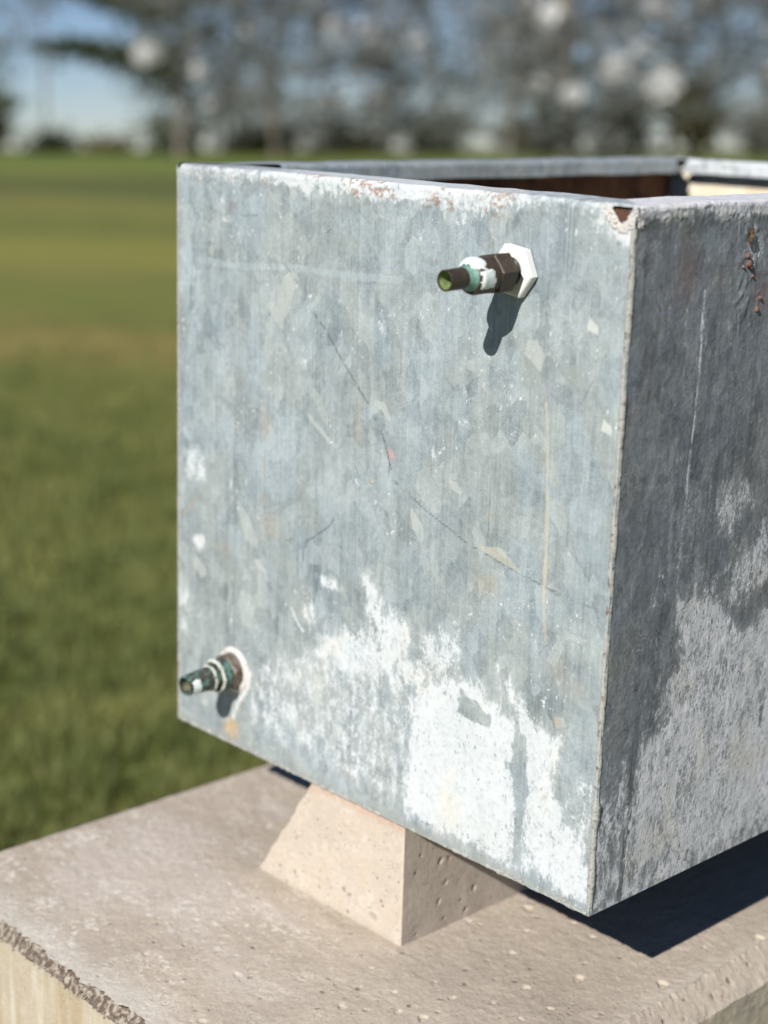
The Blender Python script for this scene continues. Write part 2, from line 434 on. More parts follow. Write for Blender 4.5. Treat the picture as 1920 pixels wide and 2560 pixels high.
# marks measured on the panels, in mm: (kind, strength, ...)
FRONT_PATCHES = [
  ('pale', 0.6, [(-348.7, 418.9), (-334.6, 424.9), (-330.2, 421.9), (-334.3, 408.9), (-340.9, 390.9), (-348.0, 383.1), (-346.0, 375.2), (-358.8, 381.8), (-369.1, 393.5), (-364.7, 399.8), (-357.2, 392.5), (-355.7, 406.6)]),
  ('pale', 0.7, [(-343.4, 496.1), (-330.9, 484.7), (-337.7, 477.6), (-342.2, 483.9)]),
  ('pale', 0.7, [(-235.5, 337.3), (-225.8, 335.4), (-218.1, 323.3), (-222.0, 321.6), (-230.3, 329.1), (-241.8, 332.9)]),
  ('pale', 0.7, [(-317.7, 316.1), (-301.6, 307.1), (-283.9, 294.9), (-289.0, 292.9), (-313.9, 308.5)]),
  ('pale', 0.4, [(-311.2, 335.8), (-300.6, 330.5), (-291.5, 318.0), (-289.3, 303.3), (-298.2, 311.1), (-312.7, 328.6)]),
  ('dull', 0.5, [(-274.5, 462.6), (-261.1, 451.8), (-264.0, 442.8), (-280.5, 444.6), (-282.5, 454.3)]),
  ('pale', 0.5, [(-447.0, 434.1), (-435.2, 436.3), (-439.0, 425.2), (-445.0, 428.3)]),
  ('blue', 0.35, [(-444.9, 416.3), (-402.2, 416.9), (-402.0, 396.8), (-432.9, 387.3), (-442.8, 397.1)]),
  ('blue', 0.35, [(-408.6, 470.2), (-362.5, 475.8), (-358.4, 452.3), (-387.3, 428.9), (-408.3, 448.1)]),
  ('pale', 0.4, [(-360.3, 362.8), (-349.4, 367.8), (-340.2, 359.7), (-345.4, 350.7), (-349.3, 359.6)]),
  ('dull', 0.45, [(-279.8, 423.7), (-260.0, 423.6), (-260.9, 403.7), (-272.2, 396.9)]),
  ('dull', 0.5, [(-382.2, 338.4), (-363.6, 341.0), (-348.7, 332.5), (-363.2, 323.2), (-376.4, 328.4)]),
  ('pale', 0.75, [(-86.5, 402.6), (-78.6, 404.2), (-69.4, 394.0), (-72.4, 381.5), (-82.8, 388.1), (-89.8, 392.2)]),
  ('white', 0.75, [(-32.8, 424.6), (-24.2, 418.4), (-24.4, 412.7), (-34.6, 415.7)]),
  ('white', 0.8, [(-15.8, 359.1), (-8.1, 355.0), (-7.5, 348.3), (-17.5, 350.0)]),
  ('pale', 0.75, [(-157.3, 290.2), (-146.9, 290.6), (-141.3, 283.0), (-142.6, 279.5), (-154.0, 283.8)]),
  ('pale', 0.8, [(-194.1, 262.3), (-184.3, 253.1), (-184.5, 241.2), (-192.4, 243.4), (-196.2, 257.4)]),
  ('pale', 0.8, [(-126.9, 368.4), (-122.6, 367.0), (-122.9, 360.2), (-127.3, 363.2)]),
  ('pale', 0.5, [(-141.9, 379.8), (-134.8, 381.9), (-134.3, 372.6), (-142.9, 373.4)]),
  ('pale', 0.7, [(-116.2, 377.2), (-112.2, 379.9), (-110.7, 378.0), (-114.0, 375.5)]),
  ('dull', 0.5, [(-52.7, 388.4), (-35.3, 392.8), (-30.5, 379.8), (-36.2, 372.1), (-50.4, 373.8)]),
  ('dull', 0.5, [(-96.2, 386.2), (-83.0, 390.1), (-70.2, 377.9), (-81.5, 368.1), (-90.9, 368.7)]),
  ('blue', 0.55, [(-36.4, 273.3), (-7.0, 273.7), (-7.1, 259.5), (-29.9, 256.2)]),
  ('green', 0.5, [(-33.9, 407.6), (-21.8, 411.1), (-19.6, 398.9), (-26.8, 395.9)]),
  ('blue', 0.4, [(-23.9, 375.0), (-8.2, 379.3), (-8.1, 362.8), (-16.8, 364.3)]),
  ('dull', 0.5, [(-82.0, 355.8), (-76.5, 344.5), (-74.8, 329.4), (-79.2, 335.8)]),
  ('beige', 0.5, [(-126.8, 246.8), (-101.2, 250.4), (-77.8, 235.4), (-100.4, 238.7)]),
  ('pale', 0.6, [(-104.0, 249.8), (-95.5, 249.6), (-94.9, 241.1), (-102.2, 244.8)]),
  ('dark', 0.35, [(-69.9, 392.9), (-56.8, 391.7), (-57.1, 377.8), (-44.0, 373.8), (-41.7, 360.3), (-61.3, 364.2), (-70.2, 377.9)]),
  ('dark', 0.3, [(-41.1, 335.4), (-29.8, 322.4), (-31.4, 310.0), (-43.1, 311.8)]),
  ('dull', 0.3, [(-95.0, 429.6), (-86.3, 418.6), (-102.8, 403.6), (-98.4, 420.2)]),
  ('pale', 0.6, [(-405.8, 226.3), (-388.0, 212.3), (-376.1, 193.4), (-376.0, 185.8), (-393.6, 190.8), (-405.7, 217.5)]),
  ('pale', 0.7, [(-464.7, 164.3), (-447.9, 153.6), (-446.8, 145.3), (-456.2, 142.4), (-466.8, 153.2)]),
  ('pale', 0.8, [(-383.6, 177.1), (-373.9, 180.0), (-364.1, 168.3), (-365.0, 166.2), (-377.6, 170.2)]),
  ('dull', 0.5, [(-423.3, 168.6), (-407.2, 171.0), (-400.0, 155.9), (-406.9, 142.5), (-421.2, 159.9)]),
  ('dull', 0.45, [(-362.7, 193.9), (-342.0, 196.0), (-332.3, 177.1), (-345.2, 169.1), (-360.5, 178.0)]),
  ('dull', 0.35, [(-343.3, 169.5), (-322.7, 163.2), (-318.6, 144.3), (-339.0, 146.6)]),
  ('pale', 0.5, [(-442.4, 304.2), (-435.4, 305.3), (-436.2, 285.1), (-440.3, 285.7)]),
  ('dull', 0.3, [(-302.3, 209.9), (-291.6, 209.8), (-287.4, 186.6), (-298.1, 190.1)]),
  ('pale', 0.5, [(-290.3, 224.6), (-287.7, 225.1), (-285.6, 213.0), (-287.4, 213.2)]),
  ('pale', 0.5, [(-118.1, 492.0), (-108.2, 489.9), (-102.9, 482.5), (-119.5, 482.7)]),
  ('pale', 0.7, [(-36.5, 487.7), (-25.3, 491.3), (-24.0, 486.0), (-35.2, 482.4)]),
  ('blue', 0.5, [(-33.6, 462.1), (-13.1, 469.4), (-5.7, 463.4), (-27.7, 455.8)]),
  ('dull', 0.4, [(-53.5, 388.3), (-39.1, 393.2), (-32.5, 379.7), (-48.9, 377.2)]),
  ('blue', 0.4, [(-25.9, 154.3), (-9.6, 161.2), (-9.8, 133.6), (-24.2, 133.0)]),
  ('pale', 0.6, [(-44.4, 138.7), (-34.7, 141.7), (-30.5, 135.0), (-41.2, 129.6)]),
  ('pale', 0.5, [(-39.4, 205.4), (-20.0, 202.9), (-22.0, 198.5), (-36.6, 200.3)]),
]
FRONT_BLOBS = [
  ('rust', 0.25, -359.2, 210.9, 16.8, 13.7),
  ('rust', 0.25, -419.3, 178.6, 16.0, 7.8),
  ('rust', 0.28, -370.3, 301.6, 7.5, 20.7),
  ('rust', 0.25, -370.0, 285.8, 5.6, 7.3),
  ('orange', 0.4, -360.8, 294.7, 2.2, 6.1),
  ('pink', 0.7, -217.8, 298.9, 4.7, 5.1),
  ('orange', 0.6, -240.2, 271.3, 2.3, 3.2),
  ('orange', 0.6, -316.8, 147.2, 2.5, 1.7),
  ('chalk', 0.65, -464.8, 243.0, 20.7, 15.5),
  ('chalk', 0.6, -458.4, 173.7, 11.5, 7.9),
  ('chalk', 0.35, -475.2, 277.3, 14.5, 10.3),
  ('chalk', 0.8, -285.4, 179.2, 13.0, 7.3),
  ('chalk', 0.7, -307.7, 147.1, 10.8, 9.9),
  ('chalk', 0.5, -480.7, 121.5, 12.9, 14.9),
  ('chalk', 0.45, -481.9, 91.2, 10.8, 17.9),
  ('chalk', 0.4, -468.9, 109.6, 17.0, 8.2),
  ('chalk', 0.4, -324.1, 357.2, 7.0, 10.4),
  ('chalk', 0.6, -231.4, 390.9, 2.9, 6.6),
  ('chalk', 0.9, -452.0, 446.8, 1.4, 1.4),
  ('chalk', 0.9, -329.1, 450.6, 1.5, 1.8),
  ('haze', 0.35, -285.8, 247.0, 13.7, 39.2),
  ('chalk', 0.4, -142.0, 333.4, 5.7, 6.3),
  ('chalk', 0.4, -171.5, 303.4, 3.0, 8.7),
  ('chalk', 0.35, -178.6, 321.8, 4.6, 6.5),
  ('rust', 0.2, -109.5, 270.1, 8.4, 4.2),
  ('rust', 0.2, -113.7, 222.5, 12.7, 6.5),
  ('orange', 0.5, -41.6, 135.5, 2.9, 3.9),
  ('chalk', 0.4, -425.7, 467.8, 5.7, 7.0),
  ('rustd', 0.3, -414.2, 467.5, 9.4, 8.2),
  ('chalk', 0.35, -421.8, 457.6, 11.5, 4.7),
  ('pale', 0.3, -479.2, 442.2, 8.1, 11.0),
  ('rust', 0.18, -113.8, 216.2, 18.0, 12.0),
  ('rust', 0.18, -42.1, 175.2, 14.3, 13.5),
  ('rust', 0.15, -26.6, 164.0, 11.8, 11.6),
  ('rust', 0.2, -100.6, 45.1, 15.8, 25.4),
  ('rust', 0.18, -260.1, 23.5, 15.9, 9.3),
  ('orange', 0.75, -411.6, 14.4, 11.2, 12.3),
  ('rust', 0.3, -399.6, 37.8, 6.0, 6.1),
  ('chalk', 0.9, -415.8, 19.2, 2.5, 6.1),
  ('pale', 0.9, -447.4, 26.7, 5.3, 4.1),
  ('pale', 0.4, -473.2, 9.8, 15.2, 2.8),
]
FRONT_LINES = [
  ('crack', 0.5, 1.0, [(-347.2, 429.3), (-329.1, 414.1)]),
  ('crack', 0.75, 1.3, [(-311.1, 394.5), (-295.2, 381.7), (-276.0, 361.6), (-263.8, 349.8), (-245.1, 332.4), (-229.7, 313.6), (-222.7, 300.2), (-217.2, 285.4)]),
  ('crack', 0.7, 1.2, [(-219.0, 290.2), (-220.2, 280.9), (-207.3, 274.4)]),
  ('crack', 0.55, 1.0, [(-207.3, 274.3), (-175.4, 260.6), (-132.5, 245.5), (-97.6, 238.3), (-58.5, 231.6), (-31.7, 228.5)]),
  ('crack', 0.4, 0.8, [(-82.1, 236.2), (-47.6, 228.6), (-9.9, 226.4)]),
  ('crack', 0.5, 1, [(-340.3, 202.6), (-329.3, 206.9)]),
  ('crack', 0.6, 1.2, [(-281.9, 233.6), (-286.9, 226.5), (-300.7, 216.3), (-314.8, 207.1), (-318.1, 197.8), (-318.0, 190.4)]),
  ('crack', 0.4, 1, [(-281.8, 231.2), (-279.7, 220.9)]),
  ('crack', 0.5, 1, [(-17.3, 401.1), (-21.5, 391.8)]),
  ('crack', 0.4, 0.9, [(-26.9, 381.8), (-35.7, 365.2)]),
  ('stripe', 0.5, 6.5, [(-458.9, 421.5), (-423.4, 421.4), (-394.7, 422.4), (-334.7, 427.1), (-288.2, 427.3), (-239.3, 428.8), (-214.5, 430.1)]),
  ('stripe', 0.3, 6, [(-194.0, 442.3), (-174.5, 441.2)]),
  ('stripe', 0.5, 3, [(-487.5, 399.7), (-467.0, 400.6)]),
  ('beige', 0.6, 1.2, [(-69.3, 374.0), (-66.3, 360.4)]),
  ('beige', 0.8, 2.6, [(-66.3, 360.4), (-64.0, 346.6), (-60.4, 296.1)]),
  ('beige', 0.8, 3.4, [(-60.4, 296.1), (-58.8, 254.8), (-58.4, 221.8)]),
  ('beige', 0.7, 3.2, [(-59.2, 250.9), (-59.0, 224.5), (-57.0, 207.6), (-54.1, 190.9)]),
  ('beige', 0.6, 0.8, [(-48.6, 289.2), (-46.5, 277.3)]),
  ('crack', 0.4, 0.8, [(-464.0, 477.0), (-465.0, 462.6), (-466.0, 445.7), (-468.0, 426.1), (-470.0, 394.2)]),
  ('crack', 0.4, 0.8, [(-471.1, 383.0), (-474.1, 357.7)]),
  ('crack', 0.4, 0.8, [(-478.3, 335.9), (-482.5, 306.1)]),
  ('crack', 0.4, 1, [(-304.3, 454.6), (-291.0, 461.2)]),
  ('crack', 0.4, 0.8, [(-408.5, 462.4), (-376.8, 464.5)]),
  ('rustd', 0.6, 1.6, [(-403.0, 482.2), (-399.4, 490.5)]),
  ('rustd', 0.5, 1.5, [(-364.5, 487.0), (-370.1, 493.4)]),
  ('crack', 0.3, 0.8, [(-457.1, 490.5), (-429.6, 478.1)]),
  ('crack', 0.4, 0.8, [(-262.0, 477.6), (-248.8, 467.9)]),
  ('stripe', 0.35, 4, [(-387.1, 414.9), (-386.2, 351.0)]),
  ('stripe', 0.3, 5, [(-345.9, 453.3), (-343.8, 437.6)]),
  ('stripe', 0.3, 4, [(-291.4, 422.5), (-295.2, 380.5)]),
  ('stripe', 0.2, 9, [(-427.0, 386.8), (-426.6, 333.2)]),
  ('pale', 0.6, 1.5, [(-401.8, 379.0), (-394.1, 371.5)]),
  ('white', 0.5, 2, [(-461.9, 372.9), (-458.8, 362.2)]),
  ('chalk', 0.9, 2.6, [(-331.6, 146.0), (-323.9, 135.4), (-316.4, 129.8)]),
  ('orange', 0.55, 1.6, [(-369.7, 267.0), (-368.9, 246.2)]),
  ('orange', 0.6, 2, [(-368.2, 236.4), (-367.1, 227.9)]),
  ('orange', 0.25, 3, [(-255.0, 333.7), (-257.0, 299.2)]),
  ('orange', 0.35, 2, [(-456.4, 218.7), (-481.7, 195.1)]),
  ('crack', 0.35, 1, [(-254.1, 34.8), (-182.8, 36.1)]),
  ('crack', 0.5, 1, [(-240.4, 11.6), (-212.1, 12.2)]),
  ('crack', 0.4, 1, [(-196.7, 10.8), (-160.9, 12.4)]),
  ('crack', 0.35, 1, [(-228.8, 38.6), (-207.0, 36.8)]),
  ('chalk', 1.0, 4.5, [(-417.5, 85.0), (-410.4, 89.7), (-400.2, 89.1), (-391.1, 83.0), (-386.0, 73.9), (-387.9, 62.7), (-393.7, 52.3), (-399.7, 44.5), (-404.7, 35.6), (-408.7, 25.5)]),
  ('chalk', 0.7, 3, [(-415.8, 19.9), (-416.8, 9.3)]),
]
FRONT_OXIDE = [
  (0.85, [(-244.4, 197.2), (-231.8, 189.3), (-221.9, 170.1), (-194.8, 164.2), (-187.9, 142.4), (-184.0, 121.9), (-213.6, 117.6), (-223.4, 132.5), (-227.3, 153.4), (-237.5, 177.1)]),
  (0.75, [(-296.3, 128.2), (-264.4, 143.6), (-224.4, 156.4), (-216.7, 118.9), (-263.1, 107.8), (-295.8, 112.3)]),
  (0.5, [(-371.0, 84.0), (-296.1, 123.7), (-216.7, 118.9), (-200.5, 95.0), (-197.5, 28.7), (-228.0, 18.2), (-293.3, 28.9), (-344.9, 21.8), (-388.5, 37.5)]),
  (1.0, [(-183.3, 109.0), (-150.2, 136.0), (-122.7, 139.8), (-81.3, 119.0), (-82.0, 89.7), (-76.7, 49.4), (-71.8, 14.9), (-109.8, 15.7), (-155.0, 12.3), (-190.9, 17.4), (-187.1, 63.7)]),
  (0.85, [(-94.0, 152.3), (-63.8, 128.6), (-48.1, 121.3), (-37.2, 108.7), (-43.4, 90.3), (-29.1, 66.5), (-8.1, 49.6), (-2.3, 6.4), (-30.1, 12.0), (-61.3, 16.8), (-67.8, 73.6), (-70.6, 114.2)]),
  (0.75, [(-174.3, 161.2), (-144.2, 179.7), (-140.3, 159.9), (-153.1, 137.3), (-176.2, 141.4)]),
  (0.55, [(-213.6, 117.6), (-173.8, 150.6), (-155.8, 134.4), (-189.2, 107.2), (-186.7, 54.9), (-205.5, 71.2)]),
  (1.0, [(-50.4, 118.6), (-35.4, 118.3), (-37.6, 114.6), (-50.2, 115.6)]),
  (0.5, [(-24.1, 98.9), (-2.4, 100.2), (-0.1, 40.4), (-8.1, 49.6), (-29.1, 66.5)]),
  (0.95, [(-184.0, 499.9), (-154.7, 499.6), (-124.4, 497.3), (-99.1, 498.3), (-125.9, 490.8), (-152.0, 487.4), (-177.0, 488.6)]),
  (0.95, [(-343.5, 499.4), (-307.4, 501.6), (-217.8, 502.7), (-217.4, 493.3), (-257.8, 492.8), (-307.1, 491.2), (-324.2, 495.1)]),
  (1.0, [(-29.4, 499.0), (-17.3, 499.9), (-13.1, 490.9), (-4.5, 490.2), (4.1, 488.3), (1.3, 481.4), (-10.3, 477.7), (-21.4, 486.2)]),
]
FRONT_GAPS = [
  (0.8, [(-136.1, 133.8), (-102.6, 120.7), (-104.7, 111.7), (-121.0, 110.8), (-137.8, 114.2)]),
  (0.9, [(-79.0, 123.9), (-69.3, 114.6), (-64.0, 74.9), (-68.2, 39.8), (-69.1, 13.8), (-74.2, 11.8), (-73.5, 61.1), (-82.0, 89.7)]),
  (0.45, [(-518.0, -2.1), (-326.5, -11.0), (-195.4, -16.3), (-80.4, -16.6), (11.8, -21.0), (10.0, 1.5), (-82.1, 8.8), (-184.4, 8.4), (-293.1, 19.5), (-476.9, 25.9)]),
]
RIGHT_OXIDE = [
  (0.8, [(79.2, 215.7), (115.3, 219.6), (133.6, 199.3), (166.8, 175.5), (193.7, 187.2), (276.5, 185.6), (308.1, 5.3), (221.2, 6.8), (131.2, 11.3), (64.0, 17.8), (46.4, 23.5), (43.3, 53.1), (45.0, 94.8), (49.2, 113.2), (76.6, 131.2), (87.7, 181.2)]),
  (0.45, [(50.8, 22.1), (153.4, 19.5), (132.0, 5.0), (65.6, 2.7), (44.3, 3.9)]),
  (0.5, [(3.5, 65.2), (29.8, 64.2), (32.0, 42.4), (8.3, 35.8)]),
  (0.5, [(64.9, 158.9), (85.0, 168.1), (85.8, 126.0), (63.2, 137.3)]),
  (0.6, [(135.8, 232.2), (169.8, 234.5), (187.0, 231.4), (188.7, 219.7), (150.3, 210.0), (140.5, 214.7)]),
  (0.55, [(90.0, 231.2), (112.5, 224.2), (116.5, 211.1), (89.8, 216.3)]),
  (0.7, [(117.6, 292.6), (156.3, 292.4), (158.0, 281.0), (138.8, 270.1), (133.4, 259.9), (120.7, 270.2)]),
  (0.65, [(137.1, 232.6), (169.9, 248.1), (181.5, 267.5), (185.9, 238.2), (159.6, 205.3), (135.6, 210.0)]),
  (0.3, [(-1.6, 118.6), (32.2, 119.1), (38.6, 96.6), (4.0, 100.8)]),
  (0.9, [(0.2, 503.5), (146.1, 499.8), (146.6, 496.0), (129.7, 489.0), (109.8, 492.1), (79.8, 495.4), (39.5, 495.4), (6.6, 496.3)]),
  (0.8, [(107.4, 493.4), (129.0, 494.0), (128.3, 484.0), (114.8, 486.9)]),
  (0.9, [(133.8, 476.2), (140.9, 473.4), (139.6, 467.0), (132.7, 468.6)]),
]
RIGHT_LINES = [
  ('chalk', 0.6, 3.4, [(81.9, 439.8), (81.4, 419.7), (81.5, 394.3)]),
  ('chalk', 0.6, 2.2, [(81.5, 394.3), (80.3, 362.4), (79.4, 336.5)]),
  ('chalk', 0.5, 3, [(79.4, 336.5), (78.2, 303.7), (76.1, 277.4), (76.5, 221.6)]),
  ('chalk', 0.2, 1.5, [(80.0, 494.2), (84.4, 444.6), (87.9, 393.8)]),
  ('chalk', 0.25, 3, [(61.6, 428.7), (63.6, 404.8)]),
  ('rust', 0.3, 5, [(56.6, 485.2), (55.8, 475.6)]),
  ('haze', 0.35, 5, [(56.8, 332.8), (67.8, 223.3)]),
  ('darkz', 0.8, 6.5, [(40.1, 140.3), (38.9, 103.4), (37.8, 75.9), (36.6, 48.0), (32.8, 4.9)]),
  ('rustd', 0.6, 1.6, [(98.6, 37.7), (105.6, 16.3)]),
  ('crack', 0.4, 0.8, [(23.7, 161.9), (39.6, 164.2)]),
  ('crack', 0.3, 0.8, [(130.2, 157.8), (199.2, 151.0)]),
  ('crack', 0.6, 2, [(7.2, 490.5), (29.7, 495.1), (79.7, 496.6)]),
]
RIGHT_BLOBS = [
  ('purple', 0.35, 60.8, 452.2, 18.6, 21.2),
  ('purple', 0.5, 149.2, 433.0, 13.8, 15.9),
  ('haze', 0.3, 128.1, 439.5, 13.5, 18.3),
  ('rust', 0.15, 94.5, 447.8, 13.0, 10.2),
  ('darkz', 0.6, 50.9, 399.6, 12.4, 7.6),
  ('haze', 0.35, 91.2, 472.9, 14.9, 7.5),
  ('darkz', 0.5, 35.2, 290.6, 8.2, 13.3),
  ('orange', 0.4, 45.9, 424.8, 2.8, 2.5),
  ('darkz', 0.5, 196.3, 104.1, 15.3, 15.6),
  ('darkz', 0.4, 135.8, 232.2, 14.0, 14.2),
  ('olive', 0.4, 171.9, 220.0, 14.6, 17.5),
  ('rust', 0.3, 107.4, 20.2, 18.8, 6.2),
  ('olive', 0.25, 16.9, 188.8, 14.3, 27.3),
]
SLAB_PITS = [
  (-166.8, 129.6, 7),
  (-151.1, 123.8, 3.5),
  (-142.2, 98.5, 4.5),
  (-183.9, 74.4, 4),
  (-125.3, 140.3, 4),
  (-100.3, 133.8, 4.5),
  (-125.4, 63.5, 4.5),
  (-98.8, 55.9, 3),
  (-64.8, 74.4, 7.5),
  (-82.0, 31.8, 5.5),
  (-15.5, 117.9, 8),
  (-28.7, 191.0, 4),
  (-8.7, 238.1, 8.5),
  (-64.1, 124.6, 3),
  (-94.0, 31.9, 3),
  (-131.7, 16.0, 3),
  (-117.0, 0.1, 3),
  (-108.7, -22.3, 5),
  (-83.7, -3.7, 4),
  (-49.7, 23.7, 4.5),
  (-122.7, -54.9, 3),
  (-121.6, -67.1, 5),
  (-103.2, -58.8, 7),
  (-144.3, -49.8, 4),
  (-182.6, -4.1, 3),
  (-130.0, 39.5, 2.5),
  (-54.6, -4.3, 4),
  (-196.3, 118.8, 3),
  (-191.3, 134.5, 3),
  (-332.4, -97.5, 4),
  (-297.5, -73.5, 4),
  (-275.9, -46.8, 3),
  (-330.2, -33.5, 3),
  (-316.5, -48.9, 3),
  (-345.9, -24.7, 2),
  (-324.7, -145.8, 3),
  (-313.0, -162.0, 4),
  (-307.6, -171.6, 2),
  (-309.6, -208.0, 2.5),
  (-263.5, -160.1, 2.5),
  (-242.4, -126.2, 4),
  (-233.2, -120.2, 3.5),
  (-244.6, -85.1, 2.5),
  (-267.5, -89.6, 3.5),
  (-291.1, -123.1, 2.5),
  (-232.9, -14.9, 3),
  (-154.5, -94.6, 5.5),
  (-206.5, -186.5, 5.5),
  (-166.3, -67.8, 3.5),
  (-179.9, -92.0, 3),
  (-164.5, -110.3, 3),
  (-191.5, -75.3, 2.5),
  (-181.6, -39.5, 4),
  (-201.2, -93.1, 2),
  (-280.4, -134.6, 2),
  (-500.3, -107.4, 3),
  (-518.4, -146.3, 2.5),
  (-256.0, -36.3, 2),
  (-248.7, -9.6, 2),
  (-367.6, -86.9, 2),
  (-215.7, -171.9, 2.5),
  (-139.7, -83.8, 2.5),
  (-468.8, -188.9, 2),
]
BLOCK_FRONT_PITS = [
  (-323.4, -90.8, 3),
  (-260.3, -82.3, 3),
  (-255.0, -100.8, 3),
  (-224.3, -93.3, 6),
  (-282.8, -35.3, 1.5),
  (-284.0, -44.4, 1.5),
  (-343.1, -92.6, 2),
  (-292.0, -92.6, 2.5),
  (-334.0, -103.9, 2),
  (-253.0, -84.7, 2),
  (-229.3, -71.7, 1.5),
  (-215.3, -75.4, 2),
  (-212.9, -78.6, 2),
]
BLOCK_SIDE_PITS = [
  (44.0, -43.2, 5.5),
  (54.0, -43.4, 3.5),
  (50.6, -65.0, 4.5),
  (85.4, -81.0, 5.5),
  (43.5, -79.6, 5),
  (76.4, -98.0, 5),
  (50.4, -97.1, 3.5),
  (15.1, -45.1, 2.5),
  (20.4, -31.1, 2.5),
  (19.0, -101.4, 2.5),
  (103.8, -72.5, 2),
  (70.2, -87.6, 2),
  (28.3, -21.4, 1.5),
  (91.1, -72.6, 1.5),
  (108.4, -98.8, 2),
]

# ------------------------------------------------------------------ dimensions (m)
TWD, THT, TLN = 0.4898, 0.5, 0.68          # tank width, height, length
ZS = -0.1057                                # top of the plinth
TH = 0.003
M_ZF = zinc_material('zinc_front')
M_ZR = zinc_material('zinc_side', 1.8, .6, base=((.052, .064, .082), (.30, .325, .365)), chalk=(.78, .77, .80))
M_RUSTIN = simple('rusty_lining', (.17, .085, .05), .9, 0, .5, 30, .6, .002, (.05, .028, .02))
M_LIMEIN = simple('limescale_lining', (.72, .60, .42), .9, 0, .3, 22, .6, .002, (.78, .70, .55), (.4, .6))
M_SEAM = simple('seam_crust', (.40, .40, .37), .9, .0, .3, 160, .8, .0015, (.17, .13, .10), (.50, .68))
M_CRUST = simple('zinc_crust', (.70, .66, .62), .9, 0, .3, 220, .9, .0015, (.40, .30, .24), (.55, .72))

# ------------------------------------------------------------------ tank
tank = thing('water_tank', (-TWD / 2, TLN / 2, 0), 'open galvanised steel water tank standing on the concrete block', 'tank')

def profile_panel(u0, u1, du, extra=()):
    """samples of (u) along the panel and of the profile s: face, bend, flange, lip"""
    us = np.arange(u0, u1 + du * .5, du)
    us = np.concatenate([us, np.array(extra)]) if len(extra) else us
    return us

RB = 0.004
FL = 0.045; LIP = 0.015
def prof(n_face, FL=FL):
    """profile points (inward d, z) of a panel with its folded rim"""
    P = [(0.0, z) for z in np.linspace(0, THT - RB, n_face)]
    for k in range(1, 6):
        a = k / 6 * math.pi / 2
        P.append((RB - RB * math.cos(a), THT - RB + RB * math.sin(a)))
    for d in np.linspace(RB, FL - RB, 34): P.append((d, THT))
    for k in range(1, 5):
        a = k / 5 * math.pi / 2
        P.append((FL - RB + RB * math.sin(a), THT - RB + RB * math.cos(a)))
    for z in np.linspace(THT - RB, THT - LIP, 10): P.append((FL, z))
    return np.array(P)

# front panel ------------------------------------------------------
us = np.linspace(-TWD, 0, 400)
PR = prof(405)
U, S = np.meshgrid(us, np.arange(len(PR)), indexing='ij')
D = np.broadcast_to(PR[:, 0], U.shape).copy(); Z = np.broadcast_to(PR[:, 1], U.shape).copy()
arc = np.concatenate([[0], np.cumsum(np.hypot(*np.diff(PR, axis=0).T))])
A = np.broadcast_to(arc, U.shape)          # arc length, used as the painted height
X = np.clip(U, -TWD + D, -D)
tint, ink, ox = paint(X * 1e3, A * 1e3, FRONT_PATCHES, FRONT_BLOBS, FRONT_LINES, FRONT_OXIDE, FRONT_GAPS, 5)
xm, am = X * 1e3, A * 1e3
# worn, chalky bend of the rim with brown chips
rimn = fbm(xm / 14, am / 9, 4, 71)
rim = sstep(483, 497, am + 20 * (rimn - .5)) * (.40 + .60 * sstep(-420, -300, xm) * sstep(-90, -180, xm) + .12)
ox = np.maximum(ox, rim * (.75 + .5 * fbm(xm / 5, am / 5, 3, 72)))
chips = sstep(.54, .64, fbm(xm / 3.2, am / 2.4, 4, 73)) * sstep(480, 488, am) * sstep(514, 503, am) * sstep(-60, -130, xm) * (.35 + .65 * sstep(-400, -330, xm))
over(ink, (.30, .15, .09), chips * .75 * sstep(.42, .6, fbm(xm / 30, am / 40, 2, 79)))
# dull, dirty strip at the lower edge and at the left edge
low = sstep(16, 2, Z * 1e3 + 8 * fbm(xm / 10, am / 5, 3, 74))
over(tint, (.34, .34, .30), low * .65)
ox = ox * (1 - .6 * low)
edge = sstep(7, 0, xm + TWD * 1e3 + 4 * fbm(xm / 5, am / 12, 3, 75)) * (am < 498)
over(tint, (.50, .44, .38), edge * .5)
ox = ox * (.80 + .42 * fbm(xm / 22, am / 34, 3, 78))
spl = sstep(.72, .79, fbm(xm / 2.2, am / 3.5, 3, 76)) * sstep(.5, .62, fbm(xm / 40, am / 50, 2, 77)) * (am < 495)
ox = np.maximum(ox, spl * .75)
dent = (fbm(U * 14, A * 14, 3, 81) - .5) * .0012 * sstep(0, .02, Z) * sstep(0, .02, -U) * sstep(0, .02, U + TWD) * (A < .49)
ragged = (fbm(U * 260, A * 0 + 3, 3, 82) - .5) * .0012 * sstep(.006, 0, Z) * (A < .4)
wave = (fbm(U * 22, U * 0 + 5, 3, 83) - .5) * .0016 * (A > .49)
ycoord = D + dent - (fbm(xm / 2.2, am / 2.2, 3, 88) - .35) * .0012 * sstep(486, 492, am) * sstep(506, 500, am)
zcoord = Z + ragged + wave
# triangular hole at the mitre of the near corner, small one at the far corner
hole = poly_sd(xm + 1.2 * (fbm(xm / 3, am / 3, 2, 5) - .5), am, [(-19, 497.6), (-2.4, 497.6), (-7.5, 489.0), (-11.5, 488.0)]) > 0
hole |= poly_sd(xm, am, [(-489.0, 501), (-484.0, 502), (-487.0, 494.5)]) > 0
ragh = hole[:-1, :-1] | hole[1:, 1:]
V = np.stack([X, ycoord, zcoord], -1).reshape(-1, 3)
